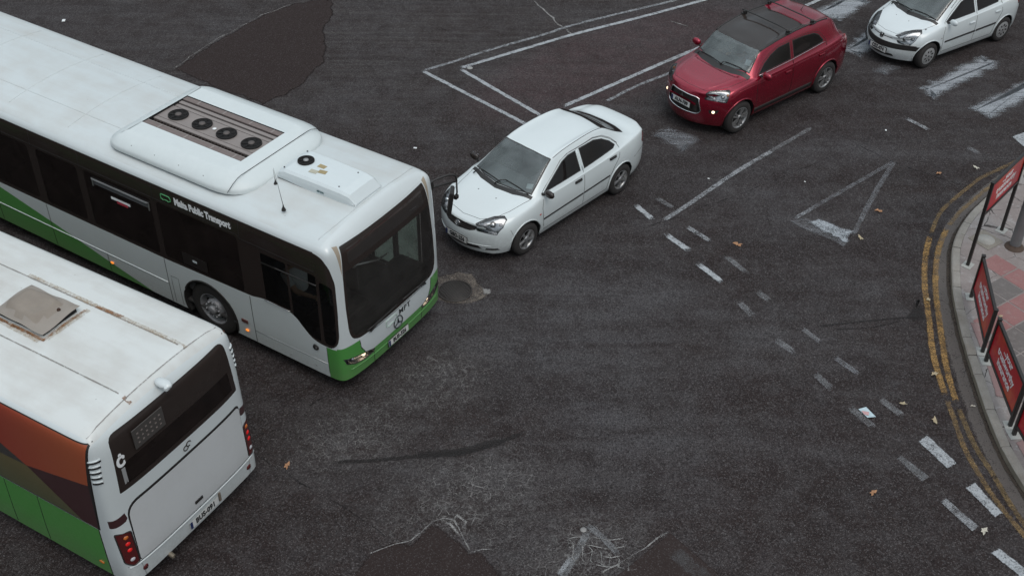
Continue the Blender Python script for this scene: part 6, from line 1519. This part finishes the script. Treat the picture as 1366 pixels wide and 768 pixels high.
M['lit_amber_dim'] = simple('amber_lamp', (.50, .13, .02), .25, coat=.8)
city_bus(); old_bus()

# ---------------------------------------------------------------- people in the red car
sv = [o for o in COL.objects if o.name == 'crossover_car'][0]
person('person', 'driver in a pale top behind the windscreen of the red crossover', sv, (-1.28, -.36, .58), (.42, .27, .19), M['shirt_pale'], M['trousers'], [(-.86, -.50, 1.02), (-.82, -.26, 1.05)], recl=.10)

# ---------------------------------------------------------------- sign panels on the kerb
SB = simple('sign_frame_black', (.022, .019, .018), .4, var=.2)
def red_panel():
    a = N('red_sign'); n = a.noise(1.6, 3, .6, a.O); f = a.noise(20, 4, .7, a.O)
    a.set(color=a.mix(a.mr(n, .52, .70), a.mix(f, (.44, .006, .018), (.50, .009, .022)), (.58, .085, .022)), rough=.35, coat=.15); return a.m
RPN = red_panel()
def sign(A, B, H, zb, label, text=True, z0=.118):
    A = Vector((*A, z0)); B = Vector((*B, z0)); d = (B - A); w_ = d.length; ang = math.atan2(d.y, d.x)
    root = empty('advert_sign', A, ang); tag(root, label, 'sign', 'red advertisement panels along the kerb')
    for x in (0, w_):
        p = MB(); p.box((x, 0, H / 2), (.055, .055, H), bev=.006); p.box((x, 0, H + .006), (.065, .065, .016), bev=.004); p.build('post', SB, root)
        p = MB(); p.box((x, 0, .004), (.20, .17, .012), bev=.003); p.build('base_plate', simple('grout', (.36, .36, .34), .9, var=.25, sc=25), root)
    for z in (zb, H - .035): f = MB(); f.box((w_ / 2, 0, z), (w_ - .056, .045, .05), bev=.005); f.build('frame_rail', SB, root)
    p = MB(); p.box((w_ / 2, 0, (zb + H - .035) / 2), (w_ - .06, .016, H - .035 - zb - .045)); pn = p.build('panel', RPN, root)
    zc = (zb + H - .035) / 2; hh = H - .035 - zb
    for side in (1, -1):
        for t, dz in (('...your', .26), ('trustworthy', .02), ('insurance', -.22)):
            wx = .40 if t == 'trustworthy' else 0
            lettering(t, hh * .27, M['white_ink'], frame((w_ / 2, side * -.0095, zc + dz * hh), (side, 0, 0), (0, 0, 1)), pn, bold=.004, sx=.98)
    return root
sign((7.86, 16.58), (8.77, 17.63), 1.70, 1.06, 'tall red sign on long black legs beside the grey street pole')
sign((7.66, 15.70), (7.44, 14.32), .86, .19, 'low red sign just below the tall one, with an orange top corner')
sign((7.43, 14.10), (7.36, 12.68), .86, .19, 'low red sign with three full lines of writing, third from the top')
sign((7.36, 12.50), (7.50, 11.08), .86, .19, 'low red sign cut off by the right edge, nearest the camera')

# street pole
def pole():
    root = empty('street_pole', (8.84, 17.13, .118)); tag(root, 'thick galvanised steel pole standing on the pavement behind the tall red sign', 'pole')
    a = N('galvanised_steel'); n = a.noise(3, 5, .7, a.O); v = a.vor(12, out='Color', vec=a.O); a.set(color=a.mix(n, (.16, .16, .165), (.27, .27, .275)), rough=.5, metal=.5)
    p = MB(); p.lathe([(.095, 0), (.093, 1.5), (.080, 1.6), (.075, 5.5), (.0, 5.52)], None, 28); p.build('shaft', a.m, root)
    p = MB(); p.lathe([(.17, .0), (.16, .02), (.115, .035), (.10, .07)], None, 28); p.build('collar', simple('rusty_collar', (.07, .045, .032), .8, var=.5, sc=20), root)
pole()
def post():
    pass
# access cover in the pavement
cv = MB(); c0 = Vector((8.40, 17.33, .1205)); Q = Matrix.Translation(c0) @ Matrix.Rotation(R(35), 4, 'Z')
cv.box((0, 0, 0), (.44, .44, .008), mat=Q, bev=.002); o = cv.build('access_cover', concrete('cover_frame', (.17, .15, .13), (.24, .22, .19), 10)); tag(o, 'square access cover in the pavement at the foot of the grey pole', 'cover')
ring = MB(); ring.lathe([(.0, .012), (.15, .012), (.155, .004)], Q, 28); r_ = ring.build('lid', concrete('cover_lid', (.24, .23, .21), (.34, .33, .31), 10), o)

# manhole
def manhole():
    c = Vector((-.958, 15.80, .014)); root = empty('manhole_cover', c, R(33)); tag(root, 'round iron manhole cover in a patched collar beside the green bus nose', 'manhole cover')
    a = N('cast_iron'); n = a.noise(9, 5, .7, a.O); a.set(color=a.mix(n, (.030, .026, .024), (.060, .052, .048)), rough=.6, metal=.25)
    p = MB(); p.lathe([(0, .006), (.262, .006), (.262, .004)], None, 48, 0)
    s_ = .042
    for i in range(-6, 7):
        for j in range(-6, 7):
            x, y = i * s_, j * s_
            if x * x + y * y < .245 ** 2: p.box((x, y, .010), (s_ * .62, s_ * .62, .008), (i + j) % 2 * R(0), bev=.002)
    p.build('lid', a.m, root)
    q = MB(); q.lathe([(.268, .004), (.268, .014), (.292, .014), (.296, .004)], None, 48); q.build('frame', simple('iron_frame', (.045, .038, .035), .55, .3, var=.3, sc=15), root)
manhole()
MC = worn('mortar_collar', (.15, .125, .105), .50, .74)
for poly, mt, z in (([(-1.36, 16.12), (-.93, 16.36), (-.70, 16.30), (-.50, 15.98), (-.34, 15.76), (-.60, 15.50), (-.83, 15.44), (-1.1, 15.48), (-1.40, 15.60)], MC, .004),
                    ([(-.50, 15.90), (-.37, 15.86), (-.34, 15.74), (-.47, 15.72)], worn('pale_mortar', (.27, .26, .25), .3, .6), .007)): patch_mesh('mortar_patch', rag(poly, .02, .1), mt, z, .04)
# small round cover near the bottom edge
sc_ = MB(); sc_.lathe([(0, .018), (.035, .016), (.045, .009), (.046, .004)], Matrix.Translation((1.01, 10.70, 0)), 24); o = sc_.build('utility_cover', simple('worn_steel', (.26, .25, .24), .5, .3)); tag(o, 'tiny round metal cover set in the cracked road at the bottom edge', 'utility cover')
sc_ = MB(); sc_.lathe([(0, .016), (.05, .014), (.06, .009), (.062, .004)], Matrix.Translation((-.99, 23.62, 0)), 20); o = sc_.build('utility_cover', simple('pale_stud', (.30, .30, .29), .6)); tag(o, 'small pale round stud inside the point of the white box marking', 'utility cover')

# leaves and litter
LM = [simple('leaf_orange', (.36, .19, .10), .8, var=.3, sc=40), simple('leaf_tan', (.40, .33, .22), .8, var=.25, sc=40), simple('leaf_pale', (.48, .45, .38), .8, var=.2, sc=40)]
def leaf(x, y, z, s, m, rot, label, grp='dead leaves on the ground'):
    pts = []; n = 14; bm = bmesh.new(); cv_ = bm.verts.new((0, 0, .010 * s / .06)); vs = []
    for k in range(n):
        t = 2 * math.pi * k / n; lob = 1 + .35 * math.cos(5 * t) - .12 * math.sin(3 * t) + random.uniform(-.08, .08); r = s * lob * (1.15 if abs(math.cos(t)) > .8 else .85)
        vs.append(bm.verts.new((r * math.cos(t), r * .8 * math.sin(t), .004 + abs(math.sin(t * 1.5 + rot)) * s * .42)))
    for k in range(n): bm.faces.new((cv_, vs[k], vs[(k + 1) % n]))
    o = link('leaf', bm, m); o.location = (x, y, z); o.rotation_euler = (random.uniform(-.15, .15), random.uniform(-.15, .15), rot); tag(o, label, 'leaf', grp); return o
for x, y, s, m, l in ((3.99, 17.23, .062, 0, 'orange leaf right of the short white dashes in the middle of the road'), (6.75, 18.34, .058, 0, 'orange leaf beside the right leg of the white triangle marking'), (6.22, 17.49, .050, 1, 'tan leaf at the bottom right corner of the white triangle marking'),
                      (8.21, 19.64, .050, 0, 'brown leaf on the road just above the bend of the yellow lines'), (8.99, 19.86, .052, 2, 'cream leaf on the road left of the top of the tall red sign'), (6.60, 13.9, .055, 1, 'tan leaf lying on the edge of the outer yellow line'),
                      (6.33, 12.88, .055, 1, 'tan leaf left of the yellow lines beside the lowest fully seen sign'), (5.95, 13.23, .046, 1, 'small spiky tan leaf on the road between the litter and the yellow lines'), (5.09, 11.43, .050, 0, 'brown leaf alone on dark road left of the lower dashes'),
                      (6.44, 10.77, .055, 2, 'pale leaf at the tail of the faded lower dash'), (-3.16, 11.79, .048, 0, 'orange leaf on the road behind the back corner of the old bus'), (6.98, 15.75, .050, 1, 'tan leaf on the yellow lines beside the second red sign'),
                      (7.0, 13.2, .032, 2, 'small pale leaf in the gutter beside the second lowest sign'), (8.0, 15.2, .035, 1, 'small tan leaf on the pavement right of the low red signs')):
    leaf(x, y, .118 if x > 7.6 and y < 16 else .006, s, LM[m], random.uniform(0, 6), l)
lt = MB(); pts = [(5.24, 13.10), (5.36, 13.13), (5.47, 12.94), (5.33, 12.90)]
lt.quad([(x, y, .012 + .02 * (i % 2)) for i, (x, y) in enumerate(pts)], 0); lt.quad([(5.27, 13.05, .030), (5.38, 13.02, .034), (5.36, 12.95, .030), (5.30, 12.97, .026)], 1)
o = lt.build('litter', [simple('paper_cyan', (.45, .56, .60), .6, var=.3, sc=30), simple('paper_print', (.50, .30, .30), .6, var=.5, sc=40)]); tag(o, 'crumpled pale blue and white paper flat on the road near the faded dashes', 'litter')
for x, y, s, l in ((7.56, 21.23, .030, 'white scrap on the road left of the short white dash below the hatchback'), (3.73, 19.35, .022, 'white scrap left of the long white line'), (5.56, 19.29, .020, 'tiny white scrap between the long line and the triangle marking'),
                   (-10.49, 25.63, .07, 'white scrap on the road beyond the roof of the bus at top left'), (-1.95, 20.3, .04, 'white feather-like scrap on the road beyond the saloon mirror')):
    e = MB(); e.box((0, 0, 0), (s * 1.6, s, .008), random.uniform(0, 3), bev=.002); o = e.build('scrap', M['white_ink']); o.location = (x, y, .010); tag(o, l, 'litter', 'white scraps on the road')
